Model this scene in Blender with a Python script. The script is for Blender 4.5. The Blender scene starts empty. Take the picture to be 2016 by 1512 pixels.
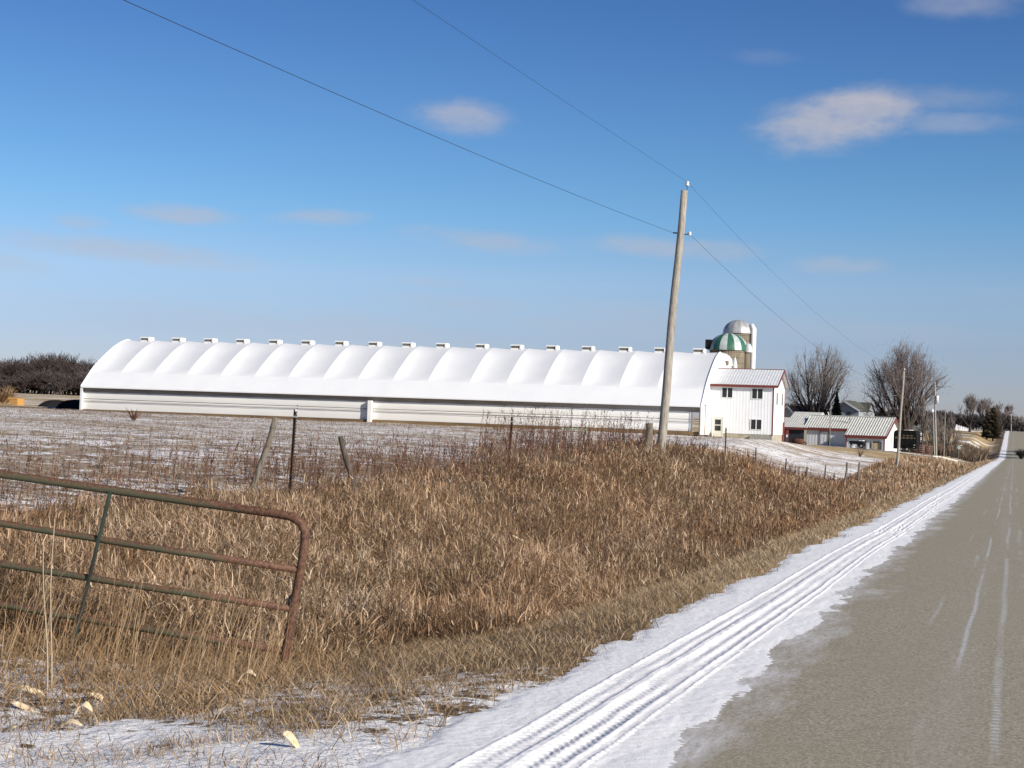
import bpy, math, random
import numpy as np
from mathutils import Vector, Matrix
R_ = math.radians
sc = bpy.context.scene
C = sc.collection
rnd = random.Random(7)
rg = np.random.default_rng(11)

# ------------------------------------------------------------------ camera
EYE = 1.7
YAW, PITCH, ROLL = R_(17.55), R_(1.174), R_(2.0)
Fh = Vector((-math.sin(YAW), math.cos(YAW), 0)); Rh = Vector((math.cos(YAW), math.sin(YAW), 0)); Uz = Vector((0, 0, 1))
fwd = Fh*math.cos(PITCH) + Uz*math.sin(PITCH)
up0 = -Fh*math.sin(PITCH) + Uz*math.cos(PITCH)
rt = Rh*math.cos(ROLL) + up0*math.sin(ROLL)
up = up0*math.cos(ROLL) - Rh*math.sin(ROLL)
cam = bpy.data.cameras.new('camera'); camo = bpy.data.objects.new('camera', cam); C.objects.link(camo)
cam.sensor_width = 36; cam.lens = 56.0; cam.clip_start = 0.1; cam.clip_end = 6000
M = Matrix((rt, up, -fwd)).transposed().to_4x4(); M.translation = Vector((0, 0, EYE))
camo.matrix_world = M
sc.camera = camo
FP = 3136.0
def ray(px, py):                      # photograph pixel -> direction (depth 1 along the level forward axis)
    d = fwd + rt*((px-1008)/FP) + up*((756-py)/FP)
    return d/d.dot(Fh)
def at(px, py, Z):                    # point on that ray at level depth Z
    return Vector((0, 0, EYE)) + ray(px, py)*Z
def atY(px, py, Y):                   # point on that ray at world Y
    d = ray(px, py); return Vector((0, 0, EYE)) + d*(Y/d.y)

# ------------------------------------------------------------------ world and sun
SUN_AZ, SUN_EL = R_(117), R_(25)      # azimuth clockwise from +Y (the road)
w = bpy.data.worlds.new('World'); sc.world = w; w.use_nodes = True
nt = w.node_tree; nt.nodes.clear()
def mknode(nt, t, ins=None, **kw):
    n = nt.nodes.new(t)
    for k, v in kw.items(): setattr(n, k, v)
    for k, v in (ins or {}).items():
        s = n.inputs[k]
        if hasattr(v, 'is_output') or isinstance(v, bpy.types.NodeSocket): nt.links.new(v, s)
        else: s.default_value = v
    return n
def mth(nt, op, a, b=None, c=None, clamp=False):
    ins = {0: a}
    if b is not None: ins[1] = b
    if c is not None: ins[2] = c
    return mknode(nt, 'ShaderNodeMath', ins, operation=op, use_clamp=clamp).outputs[0]
def mixc(nt, f, a, b, mode='MIX'):
    n = mknode(nt, 'ShaderNodeMix', None, data_type='RGBA', blend_type=mode)
    for i, v in ((0, f), (6, a), (7, b)):
        if isinstance(v, bpy.types.NodeSocket): nt.links.new(v, n.inputs[i])
        else: n.inputs[i].default_value = v if i == 0 else (tuple(v)+(1,) if len(v) == 3 else v)
    return n.outputs[2]
def ramp(nt, f, stops, interp='LINEAR'):
    n = mknode(nt, 'ShaderNodeValToRGB', {0: f}); cr = n.color_ramp; cr.interpolation = interp
    while len(cr.elements) < len(stops): cr.elements.new(0.5)
    for e, (p, c) in zip(cr.elements, stops):
        e.position = p; e.color = tuple(c)+(1,) if len(c) == 3 else c
    return n.outputs[0]
def mrange(nt, v, a, b, c=0.0, d=1.0, smooth=False):
    n = mknode(nt, 'ShaderNodeMapRange', {0: v, 1: a, 2: b, 3: c, 4: d}, clamp=True)
    if smooth: n.interpolation_type = 'SMOOTHSTEP'
    return n.outputs[0]
sky = mknode(nt, 'ShaderNodeTexSky', None, sky_type='NISHITA', sun_disc=False, sun_elevation=SUN_EL, sun_rotation=SUN_AZ, altitude=300, air_density=1.0, dust_density=0.3, ozone_density=2.0)
tc = mknode(nt, 'ShaderNodeTexCoord')
sx = mknode(nt, 'ShaderNodeSeparateXYZ', {0: tc.outputs['Generated']})
X_, Y_, Z_ = sx.outputs
elev = mth(nt, 'ARCSINE', Z_)
azim = mth(nt, 'ARCTAN2', X_, Y_)
# clear winter air: deeper blue a little above the horizon than the model gives
tint = ramp(nt, mrange(nt, elev, R_(0), R_(18)), [(0.0, (0.47, 0.50, 0.78)), (0.155, (0.48, 0.53, 0.79)), (0.27, (0.55, 0.62, 0.83)), (0.4, (0.42, 0.62, 0.84)), (0.5, (0.37, 0.58, 0.81)), (0.74, (0.29, 0.475, 0.745)), (1.0, (0.215, 0.395, 0.66))])
skyc = mixc(nt, 1.0, sky.outputs[0], tint, 'MULTIPLY')
# thin fair-weather clouds, laid out by compass direction and height
nz = mknode(nt, 'ShaderNodeTexNoise', {'Vector': mknode(nt, 'ShaderNodeVectorMath', {0: tc.outputs['Generated'], 1: (1, 1, 2.2)}, operation='MULTIPLY').outputs[0], 'Scale': 14.0, 'Detail': 6.0, 'Roughness': 0.55}).outputs[0]
nz2 = mknode(nt, 'ShaderNodeTexNoise', {'Vector': mknode(nt, 'ShaderNodeVectorMath', {0: tc.outputs['Generated'], 1: (1, 1, 2.6)}, operation='MULTIPLY').outputs[0], 'Scale': 38.0, 'Detail': 8.0, 'Roughness': 0.65}).outputs[0]
nd = mth(nt, 'ADD', mth(nt, 'MULTIPLY', mth(nt, 'SUBTRACT', nz, 0.5), 2.6), mth(nt, 'MULTIPLY', mth(nt, 'SUBTRACT', nz2, 0.5), 1.3))
cl = None
CLOUDS = [  # photo px centre, half width, half height, strength, tilt
 (1600, 245, 105, 42, 1.0, -.12), (1690, 215, 100, 34, .95, -.1), (1860, 195, 110, 18, .30, 0), (1890, 240, 95, 16, .42, 0),
 (905, 228, 82, 24, .68, 0), (370, 423, 85, 14, .62, 0), (155, 438, 44, 12, .5, 0), (625, 427, 80, 13, .64, -.08),
 (260, 496, 240, 20, .60, .02), (20, 520, 90, 18, .35, 0), (960, 475, 115, 18, .62, .04), (1320, 488, 130, 17, .58, 0),
 (1650, 525, 70, 16, .50, 0), (860, 557, 60, 8, .25, 0), (920, 600, 130, 16, .30, 0), (600, 640, 420, 26, .25, 0), (1500, 640, 420, 22, .22, 0), (1120, 640, 300, 18, .22, 0),
 (1900, 8, 90, 22, .40, 0), (1500, 112, 60, 12, .14, 0)]
for px, py, hw, hh, st, tl in CLOUDS:
    d = ray(px, py).normalized()
    a0, e0 = math.atan2(d.x, d.y), math.asin(d.z)
    da = mth(nt, 'SUBTRACT', azim, a0)
    de = mth(nt, 'ADD', mth(nt, 'SUBTRACT', elev, e0), mth(nt, 'MULTIPLY', da, tl + 0.0349))
    q = mth(nt, 'ADD', mth(nt, 'POWER', mth(nt, 'ABSOLUTE', mth(nt, 'DIVIDE', da, hw*1.35/FP)), 2.0), mth(nt, 'POWER', mth(nt, 'ABSOLUTE', mth(nt, 'DIVIDE', de, hh*1.45/FP)), 2.0))
    v = mth(nt, 'ADD', mth(nt, 'SUBTRACT', 1.0, mth(nt, 'SQRT', q)), mth(nt, 'MULTIPLY', nd, 0.50))
    v = mth(nt, 'MULTIPLY', mrange(nt, v, -0.25, 0.80, smooth=True), st)
    cl = v if cl is None else mth(nt, 'MAXIMUM', cl, v)
cloudc = mixc(nt, mrange(nt, elev, R_(2), R_(12)), (3.8, 3.9, 4.4), (3.85, 3.8, 4.25))
cl = mth(nt, 'MULTIPLY', cl, mrange(nt, mth(nt, 'ADD', mth(nt, 'MULTIPLY', nz2, .6), mth(nt, 'MULTIPLY', nz, .4)), .34, .60, .55, 1.0))
skyc = mixc(nt, mth(nt, 'MULTIPLY', cl, 0.92), skyc, cloudc)
bg = mknode(nt, 'ShaderNodeBackground', {'Color': skyc, 'Strength': 0.10})
mknode(nt, 'ShaderNodeOutputWorld', {0: bg.outputs[0]})

sun = bpy.data.lights.new('sun', 'SUN'); suno = bpy.data.objects.new('sun', sun); C.objects.link(suno)
sun.energy = 4.9; sun.angle = R_(0.53); sun.color = (1.0, 0.93, 0.83)
sd = Vector((math.sin(SUN_AZ)*math.cos(SUN_EL), math.cos(SUN_AZ)*math.cos(SUN_EL), math.sin(SUN_EL)))
suno.rotation_euler = sd.to_track_quat('Z', 'Y').to_euler()
sc.view_settings.view_transform = 'Standard'; sc.view_settings.look = 'None'
sc.view_settings.exposure = 0.38; sc.view_settings.gamma = 1.0
sc.render.film_transparent = False
sc.cycles.use_denoising = True
sc.cycles.max_bounces = 6

# ------------------------------------------------------------------ helpers
def link(name, me, m=None, parent=None):
    o = bpy.data.objects.new(name, me); C.objects.link(o)
    if m is not None and me is not None: me.materials.append(m)
    if parent: o.parent = parent
    return o
def tag(o, label=None, cat=None, group=None, kind=None):
    for k, v in (('label', label), ('category', cat), ('group', group), ('kind', kind)):
        if v: o[k] = v
    return o
def thing(name, loc, label, cat, group=None, rz=0.0):
    o = bpy.data.objects.new(name, None); C.objects.link(o); o.empty_display_size = .2
    o.location = loc; o.rotation_euler = (0, 0, rz)
    return tag(o, label, cat, group)
class MB:
    def __init__(s): s.v = []; s.f = []; s.sm = []
    def box(s, c, d, rz=0.0, rot=None):
        cx, cy, cz = c; hx, hy, hz = d[0]/2, d[1]/2, d[2]/2; n = len(s.v)
        mt = rot if rot is not None else Matrix.Rotation(rz, 3, 'Z')
        for z in (-hz, hz):
            for x, y in ((-hx, -hy), (hx, -hy), (hx, hy), (-hx, hy)):
                p = mt @ Vector((x, y, z)); s.v.append((cx+p.x, cy+p.y, cz+p.z))
        s.f += [tuple(n+i for i in q) for q in ((3,2,1,0),(4,5,6,7),(0,1,5,4),(1,2,6,5),(2,3,7,6),(3,0,4,7))]; return s
    def b2(s, x0, x1, y0, y1, z0, z1): return s.box(((x0+x1)/2, (y0+y1)/2, (z0+z1)/2), (abs(x1-x0), abs(y1-y0), abs(z1-z0)))
    def tube(s, pts, rad, n=8, cap=True):
        pts = [Vector(p) for p in pts]; base = len(s.v)
        if not hasattr(rad, '__len__'): rad = [rad]*len(pts)
        ref = None
        for i, p in enumerate(pts):
            t = (pts[min(i+1, len(pts)-1)]-pts[max(i-1, 0)]).normalized()
            if ref is None: ref = t.orthogonal().normalized()
            a = (ref - t*ref.dot(t)).normalized(); ref = a; b = t.cross(a)
            for k in range(n):
                an = 2*math.pi*k/n; q = p+(a*math.cos(an)+b*math.sin(an))*rad[i]; s.v.append(tuple(q))
        for i in range(len(pts)-1):
            for k in range(n):
                a0 = base+i*n+k; a1 = base+i*n+(k+1) % n; s.f.append((a0, a1, a1+n, a0+n)); s.sm.append(len(s.f)-1)
        if cap:
            s.f.append(tuple(base+k for k in reversed(range(n)))); e = base+(len(pts)-1)*n; s.f.append(tuple(e+k for k in range(n)))
        return s
    def poly(s, pts, depth):            # planar polygon extruded by vector depth
        n = len(s.v); k = len(pts); d = Vector(depth)
        s.v += [tuple(p) for p in pts] + [tuple(Vector(p)+d) for p in pts]
        s.f.append(tuple(n+i for i in range(k))); s.f.append(tuple(n+k+i for i in reversed(range(k))))
        for i in range(k): j = (i+1) % k; s.f.append((n+j, n+i, n+k+i, n+k+j))
        return s
    def grid(s, P, smooth=True):        # P[i][j] points
        n = len(s.v); a = len(P); b = len(P[0])
        for r in P: s.v += [tuple(p) for p in r]
        for i in range(a-1):
            for j in range(b-1):
                q = n+i*b+j; s.f.append((q, q+1, q+b+1, q+b))
                if smooth: s.sm.append(len(s.f)-1)
        return s
    def lathe(s, prof, c=(0,0,0), n=24, a0=0.0, a1=2*math.pi):
        full = abs(a1-a0-2*math.pi) < 1e-6; k = n if full else n+1; b = len(s.v)
        for (r, z) in prof:
            for i in range(k):
                a = a0+(a1-a0)*i/n; s.v.append((c[0]+r*math.cos(a), c[1]+r*math.sin(a), c[2]+z))
        for j in range(len(prof)-1):
            for i in range(n):
                i2 = (i+1) % k if full else i+1
                s.f.append((b+j*k+i, b+j*k+i2, b+(j+1)*k+i2, b+(j+1)*k+i)); s.sm.append(len(s.f)-1)
        return s
    def build(s, name, m, parent=None, bevel=0.0):
        me = bpy.data.meshes.new(name); me.from_pydata(s.v, [], s.f); me.update()
        if s.sm:
            fl = np.zeros(len(me.polygons), dtype=bool); fl[s.sm] = True; me.polygons.foreach_set('use_smooth', fl)
        o = link(name, me, m, parent)
        if bevel:
            b = o.modifiers.new('b', 'BEVEL'); b.width = bevel; b.segments = 2; b.limit_method = 'ANGLE'
        return o
def npmesh(name, V, F, m, parent=None, attrs=None, smooth=False, mat_idx=None):
    me = bpy.data.meshes.new(name); V = np.asarray(V, dtype=np.float32); F = np.asarray(F, dtype=np.int32); k = F.shape[1]
    me.vertices.add(len(V)); me.vertices.foreach_set('co', V.ravel())
    me.loops.add(F.size); me.loops.foreach_set('vertex_index', F.ravel())
    me.polygons.add(len(F)); me.polygons.foreach_set('loop_start', np.arange(0, F.size, k, dtype=np.int32)); me.polygons.foreach_set('loop_total', np.full(len(F), k, dtype=np.int32))
    if smooth: me.polygons.foreach_set('use_smooth', np.ones(len(F), dtype=bool))
    for an, av in (attrs or {}).items():
        av = np.asarray(av, dtype=np.float32)
        if av.ndim == 1: a = me.attributes.new(an, 'FLOAT', 'POINT'); a.data.foreach_set('value', av)
        else: a = me.attributes.new(an, 'FLOAT_COLOR', 'POINT'); a.data.foreach_set('color', np.c_[av, np.ones(len(av))].astype(np.float32).ravel())
    me.update(calc_edges=True)
    return link(name, me, m, parent)

# ------------------------------------------------------------------ materials
def new_mat(name):
    m = bpy.data.materials.new(name); m.use_nodes = True; t = m.node_tree; t.nodes.clear()
    b = mknode(t, 'ShaderNodeBsdfPrincipled'); mknode(t, 'ShaderNodeOutputMaterial', {0: b.outputs[0]})
    return m, t, b
def coords(t, obj=False, scale=(1, 1, 1)):
    if obj: v = mknode(t, 'ShaderNodeTexCoord').outputs['Object']
    else: v = mknode(t, 'ShaderNodeNewGeometry').outputs['Position']
    if scale != (1, 1, 1): v = mknode(t, 'ShaderNodeVectorMath', {0: v, 1: scale}, operation='MULTIPLY').outputs[0]
    return v
def noise(t, v, s, d=4.0, r=0.55): return mknode(t, 'ShaderNodeTexNoise', {'Vector': v, 'Scale': s, 'Detail': d, 'Roughness': r}).outputs[0]
def bump(t, b, h, strength=.5, dist=.02): t.links.new(mknode(t, 'ShaderNodeBump', {'Height': h, 'Strength': strength, 'Distance': dist}).outputs[0], b.inputs['Normal'])
def simple(name, c1, c2=None, s=6.0, rough=.7, scale=(1, 1, 1), metallic=0.0, bmp=0.0, lo=.35, hi=.65, c3=None, s3=1.0, obj=True, det=4.0):
    m, t, b = new_mat(name); v = coords(t, obj, scale)
    c2 = c2 or tuple(x*.75 for x in c1)
    n = noise(t, v, s, det); col = mixc(t, mrange(t, n, lo, hi), c1, c2)
    if c3: col = mixc(t, mrange(t, noise(t, coords(t, obj), s3, 5.0), .52, .66), col, c3)
    t.links.new(col, b.inputs['Base Color']); b.inputs['Roughness'].default_value = rough; b.inputs['Metallic'].default_value = metallic
    if rough >= .75: b.inputs['Specular IOR Level'].default_value = .12
    if bmp: bump(t, b, n, bmp)
    return m
def ribbed(name, c1, c2, axis, pitch, rough=.45, depth=.02, dirt=None, metallic=0.0):
    m, t, b = new_mat(name); v = coords(t, True); s = mknode(t, 'ShaderNodeSeparateXYZ', {0: v})
    ph = mth(t, 'MULTIPLY', s.outputs[axis], 2*math.pi/pitch)
    rib = mth(t, 'POWER', mth(t, 'ABSOLUTE', mth(t, 'SINE', mth(t, 'MULTIPLY', ph, .5))), 6.0)
    n = noise(t, coords(t, True, (1, 1, .3)), 1.6, 6.0)
    col = mixc(t, mrange(t, n, .35, .7), c1, c2)
    if dirt: col = mixc(t, mrange(t, noise(t, v, .9, 6.0), .5, .72), col, dirt)
    t.links.new(col, b.inputs['Base Color']); b.inputs['Roughness'].default_value = rough; b.inputs['Metallic'].default_value = metallic
    bump(t, b, rib, .8, depth); return m
WHITE_WALL = ribbed('white_ribbed_steel', (.76, .77, .77), (.70, .71, .71), 0, .32, depth=.014)
WHITE_WALL_Y = ribbed('white_ribbed_steel_end', (.80, .79, .76), (.74, .73, .70), 1, .32, depth=.012)
ROOF_STEEL = ribbed('galvanised_roof', (.70, .71, .71), (.60, .61, .61), 0, .30, rough=.5, depth=.03, dirt=(.62, .62, .59))
ROOF_OLD = ribbed('weathered_roof', (.66, .65, .58), (.50, .50, .44), 0, .42, rough=.6, depth=.12, dirt=(.60, .58, .50))
BLK = simple('black_paint', (.008, .008, .009), (.016, .016, .016), 1.5, .85)
RED = simple('red_trim', (.165, .032, .026), (.12, .026, .022), 3, .55)
DARK = simple('dark_glass', (.018, .02, .022), (.03, .032, .035), 2, .12)
FRAME_W = simple('white_frame', (.75, .75, .72), (.68, .68, .66), 5, .5)
CREAM = simple('cream_door', (.66, .65, .56), (.60, .59, .50), 3, .5)
CONC = simple('concrete', (.42, .38, .29), (.30, .27, .20), 2.5, .9, bmp=.3)
CONC_G = simple('grey_concrete', (.30, .29, .26), (.22, .21, .19), 2.5, .9, bmp=.3)
FABRIC = simple('white_fabric', (.77, .77, .76), (.735, .74, .735), .4, .5)
CURTAIN = simple('white_curtain', (.82, .81, .77), (.76, .75, .71), .5, .6, scale=(.25, 1, 1.5))
SOFFIT = simple('dark_netting', (.36, .33, .30), (.26, .24, .22), 1.5, .9, scale=(.2, 1, 1))
BOARD = simple('stained_board', (.23, .155, .08), (.14, .095, .055), 1.2, .9, scale=(.3, 1, 1))
STEEL_D = simple('dark_steel', (.07, .068, .06), (.11, .10, .09), 3, .6)
GALV = simple('galvanised', (.52, .53, .54), (.42, .43, .44), 3, .4, metallic=.4)
def emat(name, c, **k): return simple(name, c, **k)

# ------------------------------------------------------------------ terrain
def herm(xs, ys):
    xs = np.array(xs, float); ys = np.array(ys, float); d = np.gradient(ys, xs)
    dk = np.diff(ys)/np.diff(xs)
    for i in range(1, len(xs)-1):
        a, b = dk[i-1], dk[i]
        d[i] = 0.0 if a*b <= 0 else 2*a*b/(a+b)
    def f(x):
        x = np.clip(np.asarray(x, float), xs[0], xs[-1]); i = np.clip(np.searchsorted(xs, x)-1, 0, len(xs)-2)
        h = xs[i+1]-xs[i]; t = (x-xs[i])/h
        return (2*t**3-3*t**2+1)*ys[i]+(t**3-2*t**2+t)*h*d[i]+(-2*t**3+3*t**2)*ys[i+1]+(t**3-t**2)*h*d[i+1]
    return f
zr = herm([-200, -60, 0, 100, 200, 280, 345, 400, 480, 560, 620, 700, 1000, 4000], [2.0, .6, 0, -1.0, -2.0, -2.8, -3.4, -2.6, -.3, 1.9, 2.75, 2.7, 1.0, -2])
YR = [-60, 10, 25, 52, 75, 100, 125, 155, 200, 250, 300, 350, 450, 600, 1000, 4000]
XC = [-4000, -600, -250, -110, -70, -45, -24, -18, -12]
TB = [[9]*16,
 [1, 1, 1, 1.2, 1.4, 1.7, 2, 2.3, 2.8, 3.3, 3.9, 4.4, 5.5, 7, 7, 6],
 [.5, .6, .8, 1, 1.1, 1.2, 1.3, 1.5, 1.8, 2.2, 2.7, 3.1, 3.9, 5, 6, 5],
 [.3, .4, .5, .65, .85, 1.0, 1.0, .75, .8, 1, 1.2, 1.5, 2.5, 3.4, 4, 3],
 [.3, .3, .4, .5, .6, .7, .72, .55, .6, .3, 0, .3, 1.5, 3.2, 3, 2],
 [.3, .3, .35, .45, .5, .45, .45, .5, .3, -.5, -1.5, -2.0, 1.0, 3.0, 2.6, 1],
 [.2, .2, .3, .45, .35, -.1, -.4, .3, -.6, -1.3, -2.1, -2.7, .7, 2.9, 2.5, 0],
 [.2, .2, .25, .45, -.1, -1.1, -1.6, -1.1, -1.2, -1.6, -2.3, -2.9, .5, 2.9, 2.5, 0],
 [.1, .1, .2, .52, -.55, -1.95, -2.45, -1.7, -1.9, -2.3, -2.6, -3.1, .3, 2.8, 2.4, 0]]
TF = [herm(YR, r) for r in TB]
DD = herm([-60, 8, 13, 22, 60, 85, 120, 160, 200, 300, 400, 1000], [.15, .16, .36, .7, .85, 1.15, 1.2, .75, .5, .6, .6, .4])
def sst(t): t = np.clip(t, 0, 1); return t*t*(3-2*t)
def lump(x, y):
    return (np.sin(x*1.7+np.sin(y*1.1)*1.3)*np.sin(y*1.3+1.7*np.sin(x*.7))*.5+np.sin(x*4.1+y*2.3)*np.sin(y*3.7-x*1.9+2)*.3+np.sin(x*9.3-y*5.1)*np.sin(y*8.7+x*6.1)*.2)
_H = np.random.default_rng(5).random((256, 256))
def vn(x, y):
    x = np.asarray(x, float); y = np.asarray(y, float); xi = np.floor(x).astype(int); yi = np.floor(y).astype(int); u = x-xi; v = y-yi; u = u*u*(3-2*u); v = v*v*(3-2*v)
    a = _H[xi & 255, yi & 255]; b = _H[(xi+1) & 255, yi & 255]; c = _H[xi & 255, (yi+1) & 255]; d = _H[(xi+1) & 255, (yi+1) & 255]
    return (a*(1-u)+b*u)*(1-v)+(c*(1-u)+d*u)*v
def fbm(x, y, o=4, g=.55):
    t = 0; am = 1; n = 0
    for i in range(o): t = t+am*vn(x*2**i+i*17.3, y*2**i+i*9.1); n += am; am *= g
    return t/n
def gz(x, y, rough=True):
    x, y = np.broadcast_arrays(np.asarray(x, float), np.asarray(y, float)); z0 = zr(y); cols = [f(y) for f in TF]
    out = np.empty_like(z0)
    # left of the bank
    i = np.clip(np.searchsorted(XC, x)-1, 0, len(XC)-2); xs = np.array(XC, float)
    t = (x-xs[i])/(xs[i+1]-xs[i]); cc = np.stack(cols)
    a = np.take_along_axis(cc, i[None], 0)[0]; b = np.take_along_axis(cc, (i+1)[None], 0)[0]
    left = a+(b-a)*np.clip(t, 0, 1)
    bk = cols[-1]; dd = z0-DD(y)
    t1 = sst((x+5.7)/2.5); t2 = sst((x+11.6)/5.4)
    mid = np.where(x > -5.9, dd+(z0-dd)*t1, bk+(dd-bk)*t2)
    out = np.where(x < -12, left, mid)
    rgt = z0-.55*sst((x-4.6)/2.4)+(1.0)*sst((x-8.5)/6)+np.clip(x-14, 0, 500)*.002
    out = np.where(x > -3.2, z0, out); out = np.where(x > 4.6, rgt, out)
    if rough:
        amp = .05*sst((-3.5-x)/1.5)*(1-sst((y-250)/200))
        out = out+lump(x, y)*amp+lump(x*.23+4, y*.21)*amp*1.5
    return out
def gzp(x, y): return float(gz(np.array([x]), np.array([y]))[0])
def zrp(y): return float(zr(np.array([y]))[0])
def on_ground(px, Z, py=None):         # a point on the ground on the vertical line through the pixel column at depth Z
    p = at(px, 850 if py is None else py, Z)
    return Vector((p.x, p.y, gzp(p.x, p.y)))

def axis(segs):
    o = [segs[0][0]]
    for a, b, s0, s1 in segs:
        x = a; L = b-a
        while x < b-1e-6:
            s = s0+(s1-s0)*((x-a)/L); x += s; o.append(min(x, b))
    return np.unique(np.round(np.array(o), 4))
gy = axis([(-40, 4, 6, .5), (4, 30, .12, .25), (30, 120, .25, 1.6), (120, 420, 1.6, 5), (420, 900, 5, 30), (900, 3900, 60, 500)])
gxl = -axis([(3.2, 16, .1, .2), (16, 60, .2, 2), (60, 300, 2, 18), (300, 3900, 30, 500)])[::-1]
gx = np.unique(np.r_[gxl, np.arange(-3.1, -2.35, .1), [-2, -1, 0, 1, 2, 3, 4, 4.6], axis([(4.8, 20, .6, 2), (20, 400, 5, 60), (400, 3000, 100, 700)])])
GX, GY = np.meshgrid(gx, gy); GZ = gz(GX, GY)
GZ = np.where((GX > -2.45) & (GX < 4.55), GZ-.06, GZ-.004*(GX > -3.2))
# field crumbs: shallow ridges left by the corn rows, running across the view
inf = sst((-12.6-GX)/1.0)*(GY < 156)*(1-sst((GY-60)/60))
GZ = GZ+inf*(.035*np.sin(GY*2*math.pi/.76+.6*np.sin(GX*.4)))
def gridfaces(a, b):
    i = np.arange((a-1)*b).reshape(a-1, b)[:, :-1].ravel(); return np.c_[i, i+1, i+b+1, i+b]
def clampa(v): return np.clip(v, 0, 1)
# masks: r = corn field, g = pale lawn, b = snow amount
fy_ = 150+32*sst((GX+30)/6)
field = sst((-12.3-GX)/.8)*(1-sst((GY-fy_-4*(fbm(GX*.15, GY*.1, 3)-.5))/5))
field = field*(1-sst((GX+20)/4)*sst((GY-100)/20)*0.0)
lawn = sst((GY-fy_+4)/6)*sst((GX+75)/20)*(1-sst((GY-330)/40))*sst((-3.6-GX)/.6)
lawn = np.maximum(lawn, .85*sst((GX+4.6)/.5)*(1-sst((GX+2.5)/.1))*sst((GY-13)/5)*(1-sst((GY-330)/40)))
lawn = np.maximum(lawn, sst((-55-GX)/8)*sst((GY-170)/10)*.95)
lawn = np.maximum(lawn, sst((GY-385)/25)*sst((-3.6-GX)/.6)*.8*(1-sst((GY-900)/100)))
farm = sst((GY-500)/30)*.6
snow = .10+0*GX
snow = np.where(field > .5, .465+.14*(fbm(GX*.06, GY*.12, 3)-.5)*2, snow)
snow = np.maximum(snow, (.62+.5*sst((GX+4.6)/1.2)+.35*(fbm(GX*1.7, GY*1.7, 3)-.5))*(1-sst((GY-8.1-1.0*(fbm(GX*1.1+3, GY*.9, 3)-.5))/.9))*(GX > -14))
snow = np.maximum(snow, .56*(1-sst((GY-9.8)/2.8))*(GX > -10))
snow = np.maximum(snow, .72*np.exp(-((GX+4.75)/.38)**2)*sst((GY-13)/6)*(1-sst((GY-75)/20))*sst((fbm(GX*.8, GY*.5, 3)-.42)/.1))
snow = np.where(GX > -2.75, .9, snow)
fa = sst((GY-95)/30)*sst((GX+45)/20)*(GX < -12.5)*(1-sst((GY-146)/4)); snow = np.where(field > .5, snow+.02*fa, snow)
snow = np.where((GX < -60) & (GY > 175), .06, snow); snow = np.where((lawn > .5) & (GX < -3.5) & (GY > 150), .12+.5*sst((fbm(GX*.12, GY*.3, 4)-.5)/.15), snow)
ground_attr = np.stack([field, lawn, clampa(snow)], -1).reshape(-1, 3)

def mat_ground():
    m, t, b = new_mat('ground_winter')
    a = mknode(t, 'ShaderNodeAttribute', None, attribute_name='mask'); s = mknode(t, 'ShaderNodeSeparateColor', {0: a.outputs['Color']})
    fld, lwn, snw = s.outputs
    v = coords(t); vr = coords(t, scale=(.28, 1.0, 1.0))
    n1 = noise(t, v, 9, 7, .6); n2 = noise(t, v, .7, 5); n3 = noise(t, v, 40, 3)
    # ditch thatch
    th = ramp(t, n1, [(.3, (.075, .048, .026)), (.5, (.17, .115, .06)), (.7, (.30, .22, .12))])
    # corn residue: pale husks, reddish brown and dark soil
    f1 = noise(t, vr, 6.0, 8, .7); f2 = noise(t, coords(t, scale=(.35, 1, 1)), 2.2, 6, .6)
    co = ramp(t, f1, [(.34, (.10, .072, .05)), (.43, (.25, .18, .12)), (.50, (.42, .32, .225)), (.58, (.55, .46, .34)), (.7, (.66, .60, .50))])
    co = mixc(t, mrange(t, n2, .5, .7, 0, .55), co, (.34, .245, .16), 'MIX')
    co = mixc(t, .45, co, ramp(t, f1, [(.35, (.09, .065, .045)), (.6, (.44, .34, .24)), (.8, (.62, .53, .40))]))
    la = ramp(t, mth(t, 'ADD', mth(t, 'MULTIPLY', noise(t, v, .22, 7, .65), .75), mth(t, 'MULTIPLY', n1, .25)), [(.3, (.26, .18, .09)), (.5, (.40, .29, .15)), (.7, (.48, .37, .21))])
    col = mixc(t, fld, th, co); col = mixc(t, lwn, col, la)
    # snow lies in the hollows between rows and in patches
    sc1 = noise(t, coords(t, scale=(.22, 1.0, 1.0)), 3.6, 7, .68); sc2 = noise(t, coords(t, scale=(.5, 1.0, 1)), .35, 4, .5); sc3 = noise(t, v, 5.0, 8, .7)
    pat = mth(t, 'ADD', mth(t, 'MULTIPLY', mixc(t, fld, sc3, sc1), 1.0), mth(t, 'MULTIPLY', mth(t, 'SUBTRACT', sc2, .5), .35))
    thr = mth(t, 'SUBTRACT', .80, mth(t, 'MULTIPLY', snw, .62))
    sm = mrange(t, mth(t, 'SUBTRACT', pat, thr), -.012, .028)
    col = mixc(t, sm, col, (.84, .82, .80))
    t.links.new(col, b.inputs['Base Color']); b.inputs['Roughness'].default_value = .92; b.inputs['Specular IOR Level'].default_value = .2
    bump(t, b, mth(t, 'ADD', mth(t, 'MULTIPLY', n1, 1.0), mth(t, 'MULTIPLY', f1, .8)), .7, .10)
    return m
g = npmesh('ground', np.stack([GX, GY, GZ], -1).reshape(-1, 3), gridfaces(*GX.shape), mat_ground(), attrs={'mask': ground_attr}, smooth=True)
tag(g, kind='structure')

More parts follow.
